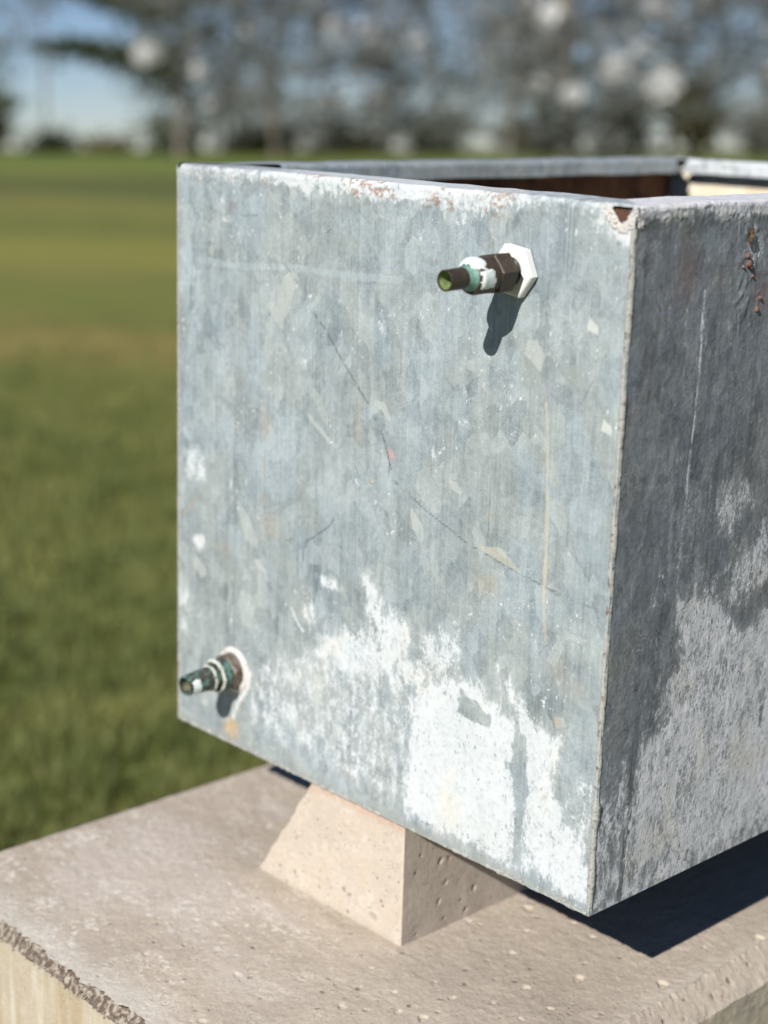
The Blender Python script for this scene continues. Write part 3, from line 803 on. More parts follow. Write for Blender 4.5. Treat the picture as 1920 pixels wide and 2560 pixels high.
# collapse degenerate mitre cells
deg = (np.abs(X[1:, :-1] - X[:-1, :-1]) < 1e-7) & (np.abs(X[1:, 1:] - X[:-1, 1:]) < 1e-7)
F = grid_faces(len(us), len(PR), ~(ragh | deg))
me = mesh_np('front_panel', V, F, [M_ZF])
set_col(me, 'tint', tint); set_col(me, 'ink', ink); set_attr(me, 'oxide', ox)
part('front_panel', me, tank)

# side panel facing right ------------------------------------------
ys = np.concatenate([np.linspace(0, .26, 216), np.linspace(.26, TLN, 40)[1:]])
U, S = np.meshgrid(ys, np.arange(len(PR)), indexing='ij')
D = np.broadcast_to(PR[:, 0], U.shape).copy(); Z = np.broadcast_to(PR[:, 1], U.shape).copy(); A = np.broadcast_to(arc, U.shape)
Yc = np.clip(U, D, TLN - D)
ym, am = Yc * 1e3, A * 1e3
tint, ink, ox = paint(ym, am, [], RIGHT_BLOBS, RIGHT_LINES, RIGHT_OXIDE, [], 205)
ox = np.maximum(ox, sstep(485, 494, am + 14 * (fbm(ym / 9, am / 6, 3, 171) - .5)) * .9)
streak = fbm(ym / 4.5, am / 90, 4, 172)
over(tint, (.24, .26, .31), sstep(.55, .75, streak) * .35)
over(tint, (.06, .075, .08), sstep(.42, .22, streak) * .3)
lowm = sstep(120, 20, am) * sstep(225, 260, ym) * .6
ox = np.maximum(ox, lowm)
ox = np.maximum(ox, sstep(150, 40, am + 60 * (fbm(ym / 20, am / 60, 3, 191) - .5)) * .60)
ox = ox * (.60 + .70 * fbm(ym / 26, am / 40, 3, 179))
ox = np.where(tint[..., 3] > .55, ox * .3, ox)
spl = sstep(.66, .74, fbm(ym / 2.0, am / 3.0, 3, 176)) * sstep(.45, .62, fbm(ym / 30, am / 60, 2, 177)) * (am < 250)
ox = np.maximum(ox, spl * .7)
ym0, am0 = ym, am
ox = np.where(am > 499, np.maximum(ox, .95), ox)
ridge = np.abs(fbm(U * 60, A * 38, 4, 181) - .5)
dent = (fbm(U * 14, A * 14, 3, 182) - .5) * .0015 + (fbm(U * 95, A * 60, 3, 183) - .5) * .00042 + sstep(.06, 0, ridge) * .00012
# flaking blisters under the rim
bl = sstep(.52, .68, fbm(ym / 4, am / 5, 4, 184)) * sstep(108, 122, ym) * sstep(165, 130, ym) * sstep(380, 430, am) * (am < 492)
dent = (dent + bl * .0006) * sstep(0, .01, Z) * sstep(0, .006, U) * (A < .49)
crustb = sstep(483, 490, am) * sstep(503, 498, am) * (fbm(ym / 2.5, am / 2.5, 3, 185)) * .0013
wave = (fbm(U * 22, U * 0 + 8, 3, 186) - .5) * .0016 * (A > .49)
V = np.stack([-D + dent + crustb * (D < .004), Yc, Z + wave], -1).reshape(-1, 3)
hole = poly_sd(ym, am, [(1.0, 502), (5.0, 502), (3.5, 493)]) > 0
deg = (np.abs(Yc[1:, :-1] - Yc[:-1, :-1]) < 1e-7) & (np.abs(Yc[1:, 1:] - Yc[:-1, 1:]) < 1e-7)
F = grid_faces(len(ys), len(PR), ~(deg))
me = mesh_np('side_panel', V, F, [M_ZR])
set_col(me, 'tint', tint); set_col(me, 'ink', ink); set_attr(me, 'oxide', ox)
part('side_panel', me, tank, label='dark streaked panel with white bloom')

# far left side panel and back panel: rims cut away at the corners ---
def far_panel(name, length, place, notch0, notch1, seed, mat, oxlvl, fl=FL):
    n = 300
    u = np.linspace(0, length, n); pr = prof(60, fl)
    U, S = np.meshgrid(u, np.arange(len(pr)), indexing='ij')
    D = np.broadcast_to(pr[:, 0], U.shape).copy(); Z = np.broadcast_to(pr[:, 1], U.shape).copy()
    ar = np.concatenate([[0], np.cumsum(np.hypot(*np.diff(pr, axis=0).T))]); A = np.broadcast_to(ar, U.shape)
    cl = np.clip(U, D, length - D)
    Z = Z + (fbm(U * 20, U * 0 + seed, 3, seed) - .5) * .002 * (A > .49)
    V = place(cl, D, Z)
    # rounded cut-outs near the corners
    cut = np.zeros(U.shape, bool)
    for c, r in ((notch0, .018),) if seed == 300 else ():
        cut |= (np.hypot((cl - c) / 1.35, D - fl) < r * fl / FL) & (A > .5)
    cut |= (cl < notch0) & (D > fl - .006)
    cut |= (cl > length - notch1 + .8 * (THT - Z)) & (D > fl - .0009) & (A > THT)
    deg = (np.abs(cl[1:, :-1] - cl[:-1, :-1]) < 1e-7) & (np.abs(cl[1:, 1:] - cl[:-1, 1:]) < 1e-7)
    F = grid_faces(n, len(pr), ~(deg | (cut[:-1, :-1] | cut[1:, 1:])))
    me = mesh_np(name, V.reshape(-1, 3), F, [mat])
    um, am = U * 1e3, A * 1e3
    o_ = oxlvl * fbm(um / 30, am / 12, 4, seed + 1) * 1.4 * (A > .485)
    if seed == 300: o_ = o_ * sstep(.9, .2, 0 * U + .5)
    T = np.zeros(U.shape + (4,)); over(T, (.30, .24, .20), sstep(.55, .8, fbm(um / 12, am / 8, 3, seed + 2)) * .4)
    set_col(me, 'tint', T); set_col(me, 'ink', np.zeros(U.shape + (4,))); set_attr(me, 'oxide', o_)
    return part(name, me, tank)

far_panel('far_side_panel', TLN, lambda c, d, z: np.stack([-TWD + d, c, z], -1), .052, .050, 300, M_ZF, .25)
far_panel('back_panel', TWD, lambda c, d, z: np.stack([-c, TLN - d, z], -1), .05, .040, 330, M_ZF, 1.25, .020)

# inner faces (one plate thickness inside), floor
ti = TH
def quadpart(name, P, mat, label=None):
    V, F = [], []
    a, b, c, d = [np.array(p, float) for p in P]
    nu, nv = 24, 16
    for i in range(nu + 1):
        for j in range(nv + 1):
            s, t_ = i / nu, j / nv
            V.append((a * (1 - s) + b * s) * (1 - t_) + (d * (1 - s) + c * s) * t_)
    F = grid_faces(nu + 1, nv + 1)
    return part(name, mesh_np(name, V, F, [mat]), tank, label=label)
zt = THT - .0035
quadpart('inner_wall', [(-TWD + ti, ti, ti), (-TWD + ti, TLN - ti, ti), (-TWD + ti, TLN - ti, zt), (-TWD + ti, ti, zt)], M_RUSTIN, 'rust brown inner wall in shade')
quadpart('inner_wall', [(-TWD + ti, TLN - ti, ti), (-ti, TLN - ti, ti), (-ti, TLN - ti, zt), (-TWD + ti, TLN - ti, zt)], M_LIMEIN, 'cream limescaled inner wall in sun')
quadpart('inner_wall', [(-ti, TLN - ti, ti), (-ti, ti, ti), (-ti, ti, zt), (-ti, TLN - ti, zt)], M_RUSTIN)
quadpart('inner_wall', [(-ti, ti, ti), (-TWD + ti, ti, ti), (-TWD + ti, ti, zt), (-ti, ti, zt)], M_RUSTIN)
V, F = box_mesh((-TWD + .001, .001, .0008), (-.001, TLN - .001, .0030))
part('floor_plate', mesh_np('floor_plate', V, F, [M_SEAM], False), tank)

# weld seams: irregular beads along the near upright corner and the lower edges
def bead(name, p0, p1, rad, seed, mat, n=300, lump=.5, sides=8, blobs=(), amp_pos=.0006, jit=.25):
    r = np.random.default_rng(seed); V = []; F = []
    p0 = np.array(p0); p1 = np.array(p1); ax = (p1 - p0); L = np.linalg.norm(ax); ax = ax / L
    ref = np.array([0, 0, 1.0]) if abs(ax[2]) < .9 else np.array([1.0, 0, 0])
    e1 = np.cross(ax, ref); e1 /= np.linalg.norm(e1); e2 = np.cross(ax, e1)
    for i in range(n):
        s = i / (n - 1); sL = s * L
        R = rad * (1 + lump * 2 * (float(fbm(np.array(sL * 260), np.array(seed * 1.7), 3, seed)) - .5))
        for (bs, bw, br) in blobs:
            R += br * math.exp(-((sL - bs) / bw) ** 2) * (.6 + .8 * r.random())
        off = e1 * amp_pos * 2 * (float(vnoise(np.array(sL * 90), np.array(1.5), seed + 4)) - .5) + e2 * amp_pos * 2 * (float(vnoise(np.array(sL * 90), np.array(7.5), seed + 5)) - .5)
        for k in range(sides):
            a = 2 * math.pi * k / sides
            V.append(p0 + ax * sL + off + (e1 * math.cos(a) + e2 * math.sin(a)) * R * (1 + jit * (r.random() - .5)))
    for i in range(n - 1):
        for k in range(sides):
            k2 = (k + 1) % sides
            F.append((i * sides + k, i * sides + k2, (i + 1) * sides + k2, (i + 1) * sides + k))
    F.append(tuple(range(sides))); F.append(tuple(range((n - 1) * sides, n * sides))[::-1])
    return part(name, mesh_np(name, V, F, [mat]), tank)
bead('weld_seam', (-.0016, .0018, .004), (-.0016, .0018, .485), .0023, 3, M_SEAM, 420, .16, 10, blobs=((.078, .004, .0014), (.070, .003, .0010), (.02, .01, .0005)), amp_pos=.0005, jit=.10)
bead('weld_seam', (-TWD + .002, .0014, .0010), (-.002, .0014, .0010), .0017, 4, M_SEAM, 420, .7, 7, amp_pos=.0004)
bead('weld_seam', (-.0016, .004, .0012), (-.0016, TLN - .004, .0012), .0013, 5, M_SEAM, 300, .3, 7, amp_pos=.0002)
bead('weld_seam', (-TWD + .0016, .0018, .004), (-TWD + .0016, .0018, .492), .0022, 6, M_SEAM, 300, .3, 8, amp_pos=.0003)

# crusty blobs round the mitre hole of the near corner
def blob_mesh(pts, seed, sub=1):
    bm = bmesh.new(); r = random.Random(seed)
    for (x, y, z, rad) in pts:
        m = Matrix.Translation((x, y, z)) @ Matrix.Diagonal((1, .75, 1, 1))
        g = bmesh.ops.create_icosphere(bm, subdivisions=sub, radius=rad, matrix=m)
        for v in g['verts']:
            c = Vector((x, y, z)); v.co = c + (v.co - c) * (1 + .5 * (r.random() - .5))
    me = bpy.data.meshes.new('crust'); bm.to_mesh(me); bm.free(); me.materials.append(M_CRUST)
    me.polygons.foreach_set('use_smooth', [True] * len(me.polygons))
    return me
rr = random.Random(5); pts = []
tri = [Vector((-.0215, .4985)), Vector((-.0118, .4872)), Vector((-.0072, .4872)), Vector((-.0008, .4985))]
for k in range(230):
    e = rr.choice([(0, 1), (0, 1), (1, 2), (2, 3), (2, 3)]); q = tri[e[0]].lerp(tri[e[1]], rr.random())
    out = (q - Vector((-.010, .497))).normalized(); q = q + out * rr.random() ** 1.5 * .0055 + Vector((0, -.0005))
    if q.y > .4985: continue
    pts.append((min(q.x, .0004), -.0002 if q.x < -.002 else .0026 * rr.random(), q.y, rr.uniform(.0007, .0017)))
for k in range(26): pts.append((.0002, rr.uniform(.002, .008), rr.uniform(.484, .4985), rr.uniform(.0006, .0014)))
part('zinc_crust', blob_mesh(pts, 4), tank, label='pale crust ringing the corner hole')
V, F = box_mesh((-.024, .0045, .478), (-.0035, .0055, .4970))
part('corner_plate', mesh_np('corner_plate', V, F, [M_RUSTIN], False), tank, label='rust brown plate behind the corner hole')
pts = [(.0008, .126, .462, .0022), (.0006, .1285, .4565, .0026), (.0006, .131, .454, .0020), (.0004, .143, .4235, .0020), (.0004, .146, .4316, .0016), (.0004, .1225, .4545, .0014), (.0003, .1345, .4475, .0014)]
mb = blob_mesh(pts, 9, 2); mb.materials.clear(); mb.materials.append(simple('rust_blister', (.25, .14, .11), .85, 0, .4, 200, .8, .001))
part('rust_blister', mb, tank, label='reddish rust blisters under the rim')

# ------------------------------------------------------------------ pipe fittings
M_NYLON = simple('white_nylon', (.80, .79, .75), .45, 0, .06, 40, .1, .0005, spec=.5)
def patina(name, base, green, lo, hi, scale=130, rough=.6, metal=.35, fl=.6):
    t = NT(name); o = t.map((1, 1, 1))
    nz = t.noise(o, scale, 6, .7)
    c = t.mix(t.ramp(nz, lo, hi), base, green)
    c = t.mix(t.math('MULTIPLY', t.ramp(t.noise(o, scale * 2.6, 5, .7), .58, .68), fl), c, (.62, .66, .60))
    t.bump(t.noise(o, 500, 5, .7), .5, .0006)
    return t.done(c, rough, metal, .5)
M_BRONZE = patina('dark_bronze', (.055, .038, .026), (.085, .060, .040), .4, .7, fl=.08)
M_BRONZE.node_tree.nodes['Principled BSDF'].inputs['Roughness'].default_value = .48
M_GREEN = patina('green_patina', (.10, .24, .19), (.30, .50, .42), .35, .65)
M_MIXP = patina('patchy_patina', (.060, .045, .035), (.12, .26, .22), .47, .60, 170)
M_BORE = simple('bore', (.16, .24, .08), .8, 0, .5, 200, .4, .001, (.34, .42, .18))
M_BORE2 = simple('bore_scale', (.30, .26, .17), .85, 0, .5, 240, .5, .001, (.14, .17, .08))
M_WHITEP = simple('white_sealant', (.78, .82, .80), .75, 0, .15, 120, .6, .001, (.62, .70, .68))

M_SCALE = simple('crusted_scale', (.62, .64, .56), .85, 0, .15, 260, .8, .001, (.22, .30, .25), (.50, .64))

def fitting(origin, tilt, yaw):
    return Vector(origin), (Matrix.Rotation(tilt, 3, 'X') @ Matrix.Rotation(yaw, 3, 'Z'))

def lpart(name, prof_, parent, mat, org, rot, n=32, hexa=(), rot0=0, jit=0, smooth=True, label=None, seed=1, cap=False):
    V, F = lathe(prof_, n, org, rot, jit, rot0, seed, hexa)
    F = [tuple(reversed(f)) for f in F]
    me = mesh_np(name, V, F, [mat], smooth)
    if smooth:
        try: me.shade_auto_smooth = True
        except Exception: pass
        sharp = me.attributes.new('sharp_edge', 'BOOLEAN', 'EDGE')
        bm = bmesh.new(); bm.from_mesh(me); bm.normal_update()
        vals = [(e.calc_face_angle(0) > .5) for e in bm.edges]; bm.free()
        sharp.data.foreach_set('value', vals)
    o = bpy.data.objects.new(name, me); COL.objects.link(o); o.parent = parent
    if parent.name in BASES: o.matrix_local = Matrix.Translation(-BASES[parent.name])
    if label: o['label'] = label
    return o

# upper outlet
org, rt = fitting((-.0980, 0, .4490), math.radians(2.6), math.radians(0))
rt = rt @ Matrix.Diagonal((1, .915, 1))
HX = math.radians(52)
body = lpart('pipe_fitting', [(.016, .0080), (.0160, .0138), (.0166, .0148), (.0318, .0148), (.0328, .0138), (.0329, .0126),
              (.0500, .0124), (.0520, .0116), (.0532, .0100)], tank, M_BRONZE, org, rt, 36, hexa=(1, 2, 3, 4), rot0=math.radians(8),
              label='dark bronze outlet with white nut near the top of the front panel')
lpart('backnut', [(.0004, .0100), (.0004, .0184), (.0012, .0192), (.0072, .0192), (.0084, .0182), (.0084, .0098), (.0060, .0096)], body, M_NYLON, org, rt, 36, hexa=(0, 1, 2, 3, 4), rot0=HX, label='white plastic hexagonal nut against the panel')
pr = []
L = .0070
while L < .0175: pr += [(L, .0098), (L + .0005, .0090), (L + .0010, .0090)]; L += .0015
lpart('thread', pr, body, M_MIXP, org, rt, 32, label='dark green threaded sleeve between the nuts')
lpart('shoulder', [(.0520, .0100), (.0532, .0098), (.0555, .0082), (.0580, .0074), (.0625, .0072)], body, M_GREEN, org, rt, 32, label='pale green shoulder')
lpart('pipe_stub', [(.0600, .0070), (.0602, .0074), (.0780, .0072), (.0785, .0069), (.0783, .0060), (.0600, .0058), (.0600, .0001)], body, M_BRONZE, org, rt, 32, label='short open pipe end')
lpart('bore', [(.0775, .00590), (.0640, .0057), (.0630, .0004)], body, M_BORE, org, rt, 28, jit=.03, label='yellow green inside of the pipe')
# white sealant smeared over the shoulder
def smear(name, parent, org, rt, rings, a0, a1, seed, mat, ragged=.35, off=.0006):
    """rings: list of (L, r).  a thin shell over part of the turn, with a ragged outline and real thickness"""
    n = 40; m = len(rings); V = []; keep = []
    for k, (L, rad) in enumerate(rings):
        for i in range(n + 1):
            s = i / n; a = a0 + (a1 - a0) * s
            nn = float(fbm(np.array(a * 3 + 5), np.array(L * 260.), 3, seed))
            edge = min(s, 1 - s) * 2 + (nn - .5) * ragged * 2
            ek = min(k, m - 1 - k) / (m - 1) * 2 + (nn - .5) * ragged * 1.6
            q = min(edge, ek * 1.6)
            keep.append(q > .12)
            t_ = off * max(0, min(1, (q - .12) * 5)) + .00005 + off * .5 * (nn - .5)
            r2 = rad + t_
            V.append(org + rt @ Vector((r2 * math.cos(a), -L, r2 * math.sin(a))))
    F = []
    for k in range(m - 1):
        for i in range(n):
            ids = (k * (n + 1) + i, k * (n + 1) + i + 1, (k + 1) * (n + 1) + i + 1, (k + 1) * (n + 1) + i)
            if sum(keep[j] for j in ids) >= 3: F.append(ids)
    me = mesh_np(name, V, F, [mat]); o = bpy.data.objects.new(name, me); COL.objects.link(o); o.parent = parent
    return o
def interp(prof_, n):
    P = np.array(prof_); s = np.concatenate([[0], np.cumsum(np.hypot(*np.diff(P, axis=0).T))]); q = np.linspace(0, s[-1], n)
    return list(zip(np.interp(q, s, P[:, 0]), np.interp(q, s, P[:, 1])))
# angle 0 = +x, 90 deg = up, 180 = -x
smear('sealant', body, org, rt, interp([(.0440, .0126), (.0500, .0125), (.0520, .0117), (.0532, .0101), (.0560, .0083)], 16), math.radians(20), math.radians(215), 21, M_WHITEP, .25)
smear('sealant', body, org, rt, interp([(.0385, .0126), (.0500, .0126), (.0530, .0108)], 14), math.radians(-38), math.radians(28), 27, M_WHITEP, .35)

# lower outlet
org, rt = fitting((-.4082, 0, .0700), math.radians(3.0), 0)
body = lpart('pipe_fitting', [(.0100, .0100), (.0101, .0134), (.0106, .0139), (.0195, .0136), (.0205, .0126), (.0208, .0108), (.0330, .0103), (.0350, .0100), (.0515, .0089), (.0528, .0086), (.0528, .0074), (.0340, .0072), (.0340, .0001)],
             tank, M_MIXP, org, rt, 36, jit=.02, label='verdigris outlet with crusted collars at the bottom left of the front panel')
lpart('backnut', [(.0003, .0100), (.0003, .0166), (.0010, .0172), (.0092, .0166), (.0100, .0156), (.0100, .0100)], body, patina('brown_patina', (.12, .08, .055), (.24, .22, .18), .42, .66, 150), org, rt, 36, hexa=(1, 2, 3, 4), rot0=.3, jit=.03, label='brown corroded nut against the panel')
lpart('collar_ring', interp([(.0188, .0134), (.0196, .0146), (.0208, .0147), (.0216, .0130)], 7), body, M_SCALE, org, rt, 36, jit=.12, seed=3, label='white crusted ring')
lpart('collar_ring', interp([(.0258, .0100), (.0262, .0116), (.0270, .0115), (.0278, .0100)], 7), body, M_SCALE, org, rt, 36, jit=.14, seed=4, label='white crusted ring')
lpart('bore', [(.0520, .0076), (.0400, .0070), (.0395, .0004)], body, M_BORE2, org, rt, 28, jit=.05, label='scaled inside of the pipe')
smear('sealant', body, org, rt, interp([(.0415, .0096), (.0480, .0092), (.0515, .0091)], 12), math.radians(-75), math.radians(50), 41, M_WHITEP, .3, .0009)
# chalky ring of scale round the outlet on the panel, with a run below it
V = []; F = []; n = 60
for i in range(n):
    a = 2 * math.pi * i / n
    g = float(fbm(np.array(math.cos(a) * 4 + 9), np.array(math.sin(a) * 4 + 9), 3, 61))
    for (r_, h_) in ((.0150, .0004), (.0168, .0020 + .002 * g), (.0184 + .0012 * g, .0018 * g + .0006), (.0198 + .002 * g, -.0004)):
        V.append((org.x + r_ * math.cos(a), -h_, org.z + r_ * math.sin(a)))
for i in range(n):
    j = (i + 1) % n
    for k in range(3): F.append((i * 4 + k, i * 4 + k + 1, j * 4 + k + 1, j * 4 + k))
o = bpy.data.objects.new('scale_ring', mesh_np('scale_ring', V, F, [M_CRUST])); COL.objects.link(o); o.parent = body
o['label'] = 'white limescale ring on the panel'

# ------------------------------------------------------------------ insect on the side panel
ins = thing('insect', (.0008, .1262, .478), 'small brown insect clinging to the dark side panel just under the rim', 'insect')
M_INS = simple('insect_shell', (.10, .055, .03), .4, 0, .4, 900, .3, .0002)
M_WING = simple('insect_wing', (.30, .20, .12), .35, 0, .3, 700, .2, .0002)
def ellip(name, segs, parent, mat):
    bm = bmesh.new()
    for (c, s) in segs:
        bmesh.ops.create_uvsphere(bm, u_segments=10, v_segments=7, radius=1, matrix=Matrix.Translation(c) @ Matrix.Diagonal((*s, 1)))
    me = bpy.data.meshes.new(name); bm.to_mesh(me); bm.free(); me.materials.append(mat)
    me.polygons.foreach_set('use_smooth', [True] * len(me.polygons))
    return part(name, me, parent)
ellip('body', [((.0024, .1256, .4730), (.0014, .0013, .0036)), ((.0026, .1263, .4780), (.0016, .0016, .0022)), ((.0025, .1268, .4808), (.0012, .0013, .0012))], ins, M_INS)
for sgn, nm in ((1, 'wing'), (-1, 'wing')):
    Vw = [(.0030, .1263, .4805), (.0036, .1263 + sgn * .0020, .4790), (.0040, .1260 + sgn * .0026, .4745), (.0036, .1258 + sgn * .0012, .4705), (.0042, .1262, .4750)]
    Fw = [(0, 1, 4), (1, 2, 4), (2, 3, 4)]
    Vw2 = [(x - .00012, y, z) for x, y, z in Vw]
    part(nm, mesh_np(nm, Vw + Vw2, [list(f) for f in Fw] + [[i + 5 for i in f][::-1] for f in Fw], [M_WING], False), ins)
for k in range(3):
    for sgn in (1, -1):
        z = .4795 - .0022 * k
        p = [Vector((.0022, .1263, z)), Vector((.0030, .1263 + sgn * .0026, z + .0006)), Vector((.0003, .1263 + sgn * .0042, z - .0006 * k))]
        Vl = []; Fl = []
        for q in p:
            for a in range(4): Vl.append(q + Vector((.00016 * math.cos(a * 1.57), 0, .00016 * math.sin(a * 1.57))))
        for q in range(2):
            for a in range(4): Fl.append((q * 4 + a, q * 4 + (a + 1) % 4, q * 4 + 4 + (a + 1) % 4, q * 4 + 4 + a))
        part('leg', mesh_np('leg', Vl, Fl, [M_INS]), ins)

# ------------------------------------------------------------------ concrete
M_SLAB = concrete('plinth_concrete', (.56, .475, .385), (.40, .340, .275), (.74, .685, .60), .8, True)
M_SLABF = concrete('plinth_face', (.54, .47, .365), (.44, .37, .27), (.64, .58, .47), .4)
M_BLOCK = concrete('block_concrete', (.60, .525, .435), (.50, .425, .34), (.68, .61, .52), .5)
M_CHIP = simple('broken_edge', (.20, .150, .115), .95, 0, .4, 190, 1, .003, (.60, .52, .43), (.44, .62))

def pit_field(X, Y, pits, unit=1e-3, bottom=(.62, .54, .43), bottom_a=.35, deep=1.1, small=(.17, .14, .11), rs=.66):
    """X, Y in m -> depth (m) and tint of a sheet with blow holes"""
    dep = np.zeros(X.shape); T = np.zeros(X.shape + (4,))
    for (cx, cy, r) in pits:
        c = np.array([cx, cy]) * unit; R = r * unit * rs
        s = (np.abs(X - c[0]) < 2.2 * R) & (np.abs(Y - c[1]) < 2.2 * R)
        if not s.any(): continue
        ang = np.arctan2(Y[s] - c[1], X[s] - c[0])
        rr_ = R * (1 + .18 * np.sin(ang * 2 + cx) + .10 * np.sin(ang * 3 + cy))
        d = np.hypot(X[s] - c[0], (Y[s] - c[1])) / rr_
        dep[s] = np.maximum(dep[s], R * (deep * .42 if r > 2.8 else deep) * np.clip((1 - d) * 2.8, 0, 1) * (1 - .25 * np.clip(1 - d, 0, 1)))
        Ts = T[s]; over(Ts, bottom if r > 3.6 else small, (bottom_a if r > 3.6 else .85) * sstep(1.1, .8, d)); T[s] = Ts  # small pits tinted dark in place of the shade of their walls
    return dep, T

def over1(T, col, m): over(T, col, m)

X0, X1, Y0, Y1 = -.5499, -.0021, -.2204, .85
plinth = thing('concrete_plinth', ((X0 + X1) / 2, (Y0 + Y1) / 2, -.97), 'weathered pinkish concrete plinth with a chipped front edge, rising from the grass', 'plinth')
xs = np.linspace(X0 + .003, X1, 520); ysl = np.concatenate([np.linspace(0, 1, 470) * .50, np.linspace(.50, 1.0704, 30)[1:]])
U, Vv = np.meshgrid(xs, ysl, indexing='ij')
edge_n = (fbm(U * 55, U * 0 + 2, 4, 401) - .5) * .013 + (fbm(U * 260, U * 0 + 4, 2, 402) - .5) * .004
Yg = Y0 + Vv + edge_n * sstep(.02, 0, Vv)
pits = [p_ for p_ in SLAB_PITS]
r_ = random.Random(12)
for k in range(170):
    pits.append((r_.uniform(-545, -5), r_.uniform(-215, 260), r_.choice([1.3, 1.3, 1.6, 1.6, 2.0, 2.6])))
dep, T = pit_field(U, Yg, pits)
ce = (fbm(Yg * 60, Yg * 0 + 3, 4, 405) - .5) * .003 + (fbm(Yg * 260, Yg * 0 + 3, 2, 405) - .5) * .003
Xg = U + ce * sstep(-.012, 0, U - X1)
lum = fbm(U * 9, Yg * 22, 4, 406)
over(T, (.60, .53, .48), sstep(.5, .72, lum) * .45 * sstep(-.12, -.3, U))
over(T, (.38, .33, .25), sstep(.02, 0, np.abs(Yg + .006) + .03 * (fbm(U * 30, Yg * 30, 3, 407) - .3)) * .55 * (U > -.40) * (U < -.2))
over(T, (.66, .61, .54), sstep(.035, .0, Yg - Y0 - .004 + .03 * (fbm(U * 40, Yg * 40, 3, 408) - .5)) * .6)
over(T, (.62, .56, .47), sstep(.018, .0, X1 - U + .02 * (fbm(U * 60, Yg * 60, 3, 409) - .5)) * .4)
Zg = ZS - dep + (fbm(U * 30, Yg * 30, 3, 410) - .5) * .0010 + (fbm(U * 180, Yg * 180, 4, 411) - .5) * .0011
Zg = Zg - sstep(.004, 0, U - X0 - .003) * .0015
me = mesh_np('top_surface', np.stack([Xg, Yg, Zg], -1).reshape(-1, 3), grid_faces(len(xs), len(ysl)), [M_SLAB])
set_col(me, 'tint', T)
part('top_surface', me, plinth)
# chipped front arris
def strip(name, us, tops, bots, noise_amp, dirn, mat, seed, rows=9, label=None):
    n = len(us); V = np.zeros((n, rows, 3)); r = np.random.default_rng(seed)
    for k in range(rows):
        s = k / (rows - 1)
        V[:, k] = tops * (1 - s) + bots * s
        if 0 < k < rows - 1:
            V[:, k] += np.outer((fbm(us * 330, us * 0 + k * .9, 4, seed) - .5) * 2 * noise_amp + r.normal(0, noise_amp * .35, n), dirn)
    return part(name, mesh_np(name, V.reshape(-1, 3), grid_faces(n, rows, None, True), [mat], False), plinth, label=label)
un = np.linspace(X0 + .003, X1, 700)
def edge_at(u): return (fbm(u * 55, u * 0 + 2, 4, 401) - .5) * .013 + (fbm(u * 260, u * 0 + 4, 2, 402) - .5) * .004
te = np.stack([un, Y0 + edge_at(un) + .0006, un * 0 + ZS - .0010], -1)
lowz = ZS - .0090 - (fbm(un * 60, un * 0 + 6, 3, 420)) * .005
be = np.stack([un, un * 0 + Y0 - .0050, lowz], -1)
strip('broken_edge', un, te, be, .0042, np.array([0, -.75, -.65]), M_CHIP, 421, 10, 'brown chipped arris showing the aggregate')
# front face: plain fair-faced concrete with runs
xf = np.linspace(X0 + .0, X1 + .018, 300); zf = np.concatenate([np.linspace(0, .12, 60), np.linspace(.12, .86, 20)[1:]])
U, Vv = np.meshgrid(xf, zf, indexing='ij')
lz = ZS - .0090 - (fbm(U * 60, U * 0 + 6, 3, 420)) * .005
Zf = lz - Vv
T = np.zeros(U.shape + (4,))
over(T, (.40, .30, .17), sstep(.5, .68, fbm(U * 60, Zf * 5, 4, 430)) * .6)
over(T, (.70, .66, .55), sstep(.55, .75, fbm(U * 90 + 9, Zf * 8, 3, 431)) * .4)
over(T, (.42, .38, .30), sstep(.012, 0, Vv) * .35)
me = mesh_np('front_face', np.stack([U, U * 0 + Y0 - .0052 + (fbm(U * 30, Zf * 30, 3, 432) - .5) * .0012, Zf], -1).reshape(-1, 3), grid_faces(len(xf), len(zf), None, True), [M_SLABF])
set_col(me, 'tint', T); part('front_face', me, plinth)
# right-hand chamfer and side face
yn = np.linspace(Y0 - .002, Y1, 800)
def ce_at(y): return (fbm(y * 60, y * 0 + 3, 4, 405) - .5) * .003 + (fbm(y * 260, y * 0 + 3, 2, 405) - .5) * .003
le = (fbm(yn * 30, yn * 0 + 8, 4, 440) - .5) * .004 + (fbm(yn * 200, yn * 0 + 8, 2, 441) - .5) * .0012
ztopn = ZS + (fbm(yn * 0 + X1 * 30, yn * 30, 3, 410) - .5) * .0010 + (fbm(yn * 0 + X1 * 180, yn * 180, 4, 411) - .5) * .0011
tops = np.stack([X1 + ce_at(yn) - .0004, yn, ztopn], -1)
bots = np.stack([X1 + .020 + le * 0, yn, ZS - .020 + le * 0], -1)
rows = 22; Vc = np.zeros((len(yn), rows, 3))
pc = [(90, 14, 2.5), (120, 8, 2), (150, 16, 3), (60, 10, 2), (175, 12, 3.5), (205, 8, 2), (160, 20, 2.0), (110, 20, 1.5)]
for k in range(rows):
    s = k / (rows - 1); Vc[:, k] = tops * (1 - s) + bots * s
    base_ = np.stack([yn * 0 + X1, yn, yn * 0 + ZS], -1) * (1 - s) + bots * s
    Vc[:, k] = Vc[:, k] * max(0, 1 - s * 4) + base_ * min(1, s * 4)
    Vc[:, k, 2] += le * max(0, s * 4 - 3) ; Vc[:, k, 0] -= np.abs(le) * .5 * max(0, s * 4 - 3)
SY, SK = np.meshgrid(yn, np.linspace(0, .028, rows), indexing='ij')
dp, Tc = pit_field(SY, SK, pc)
dp = dp - (fbm(SY * 200, SK * 200, 3, 442) - .5) * .0012
Vc[..., 0] -= dp * .7; Vc[..., 2] -= dp * .7
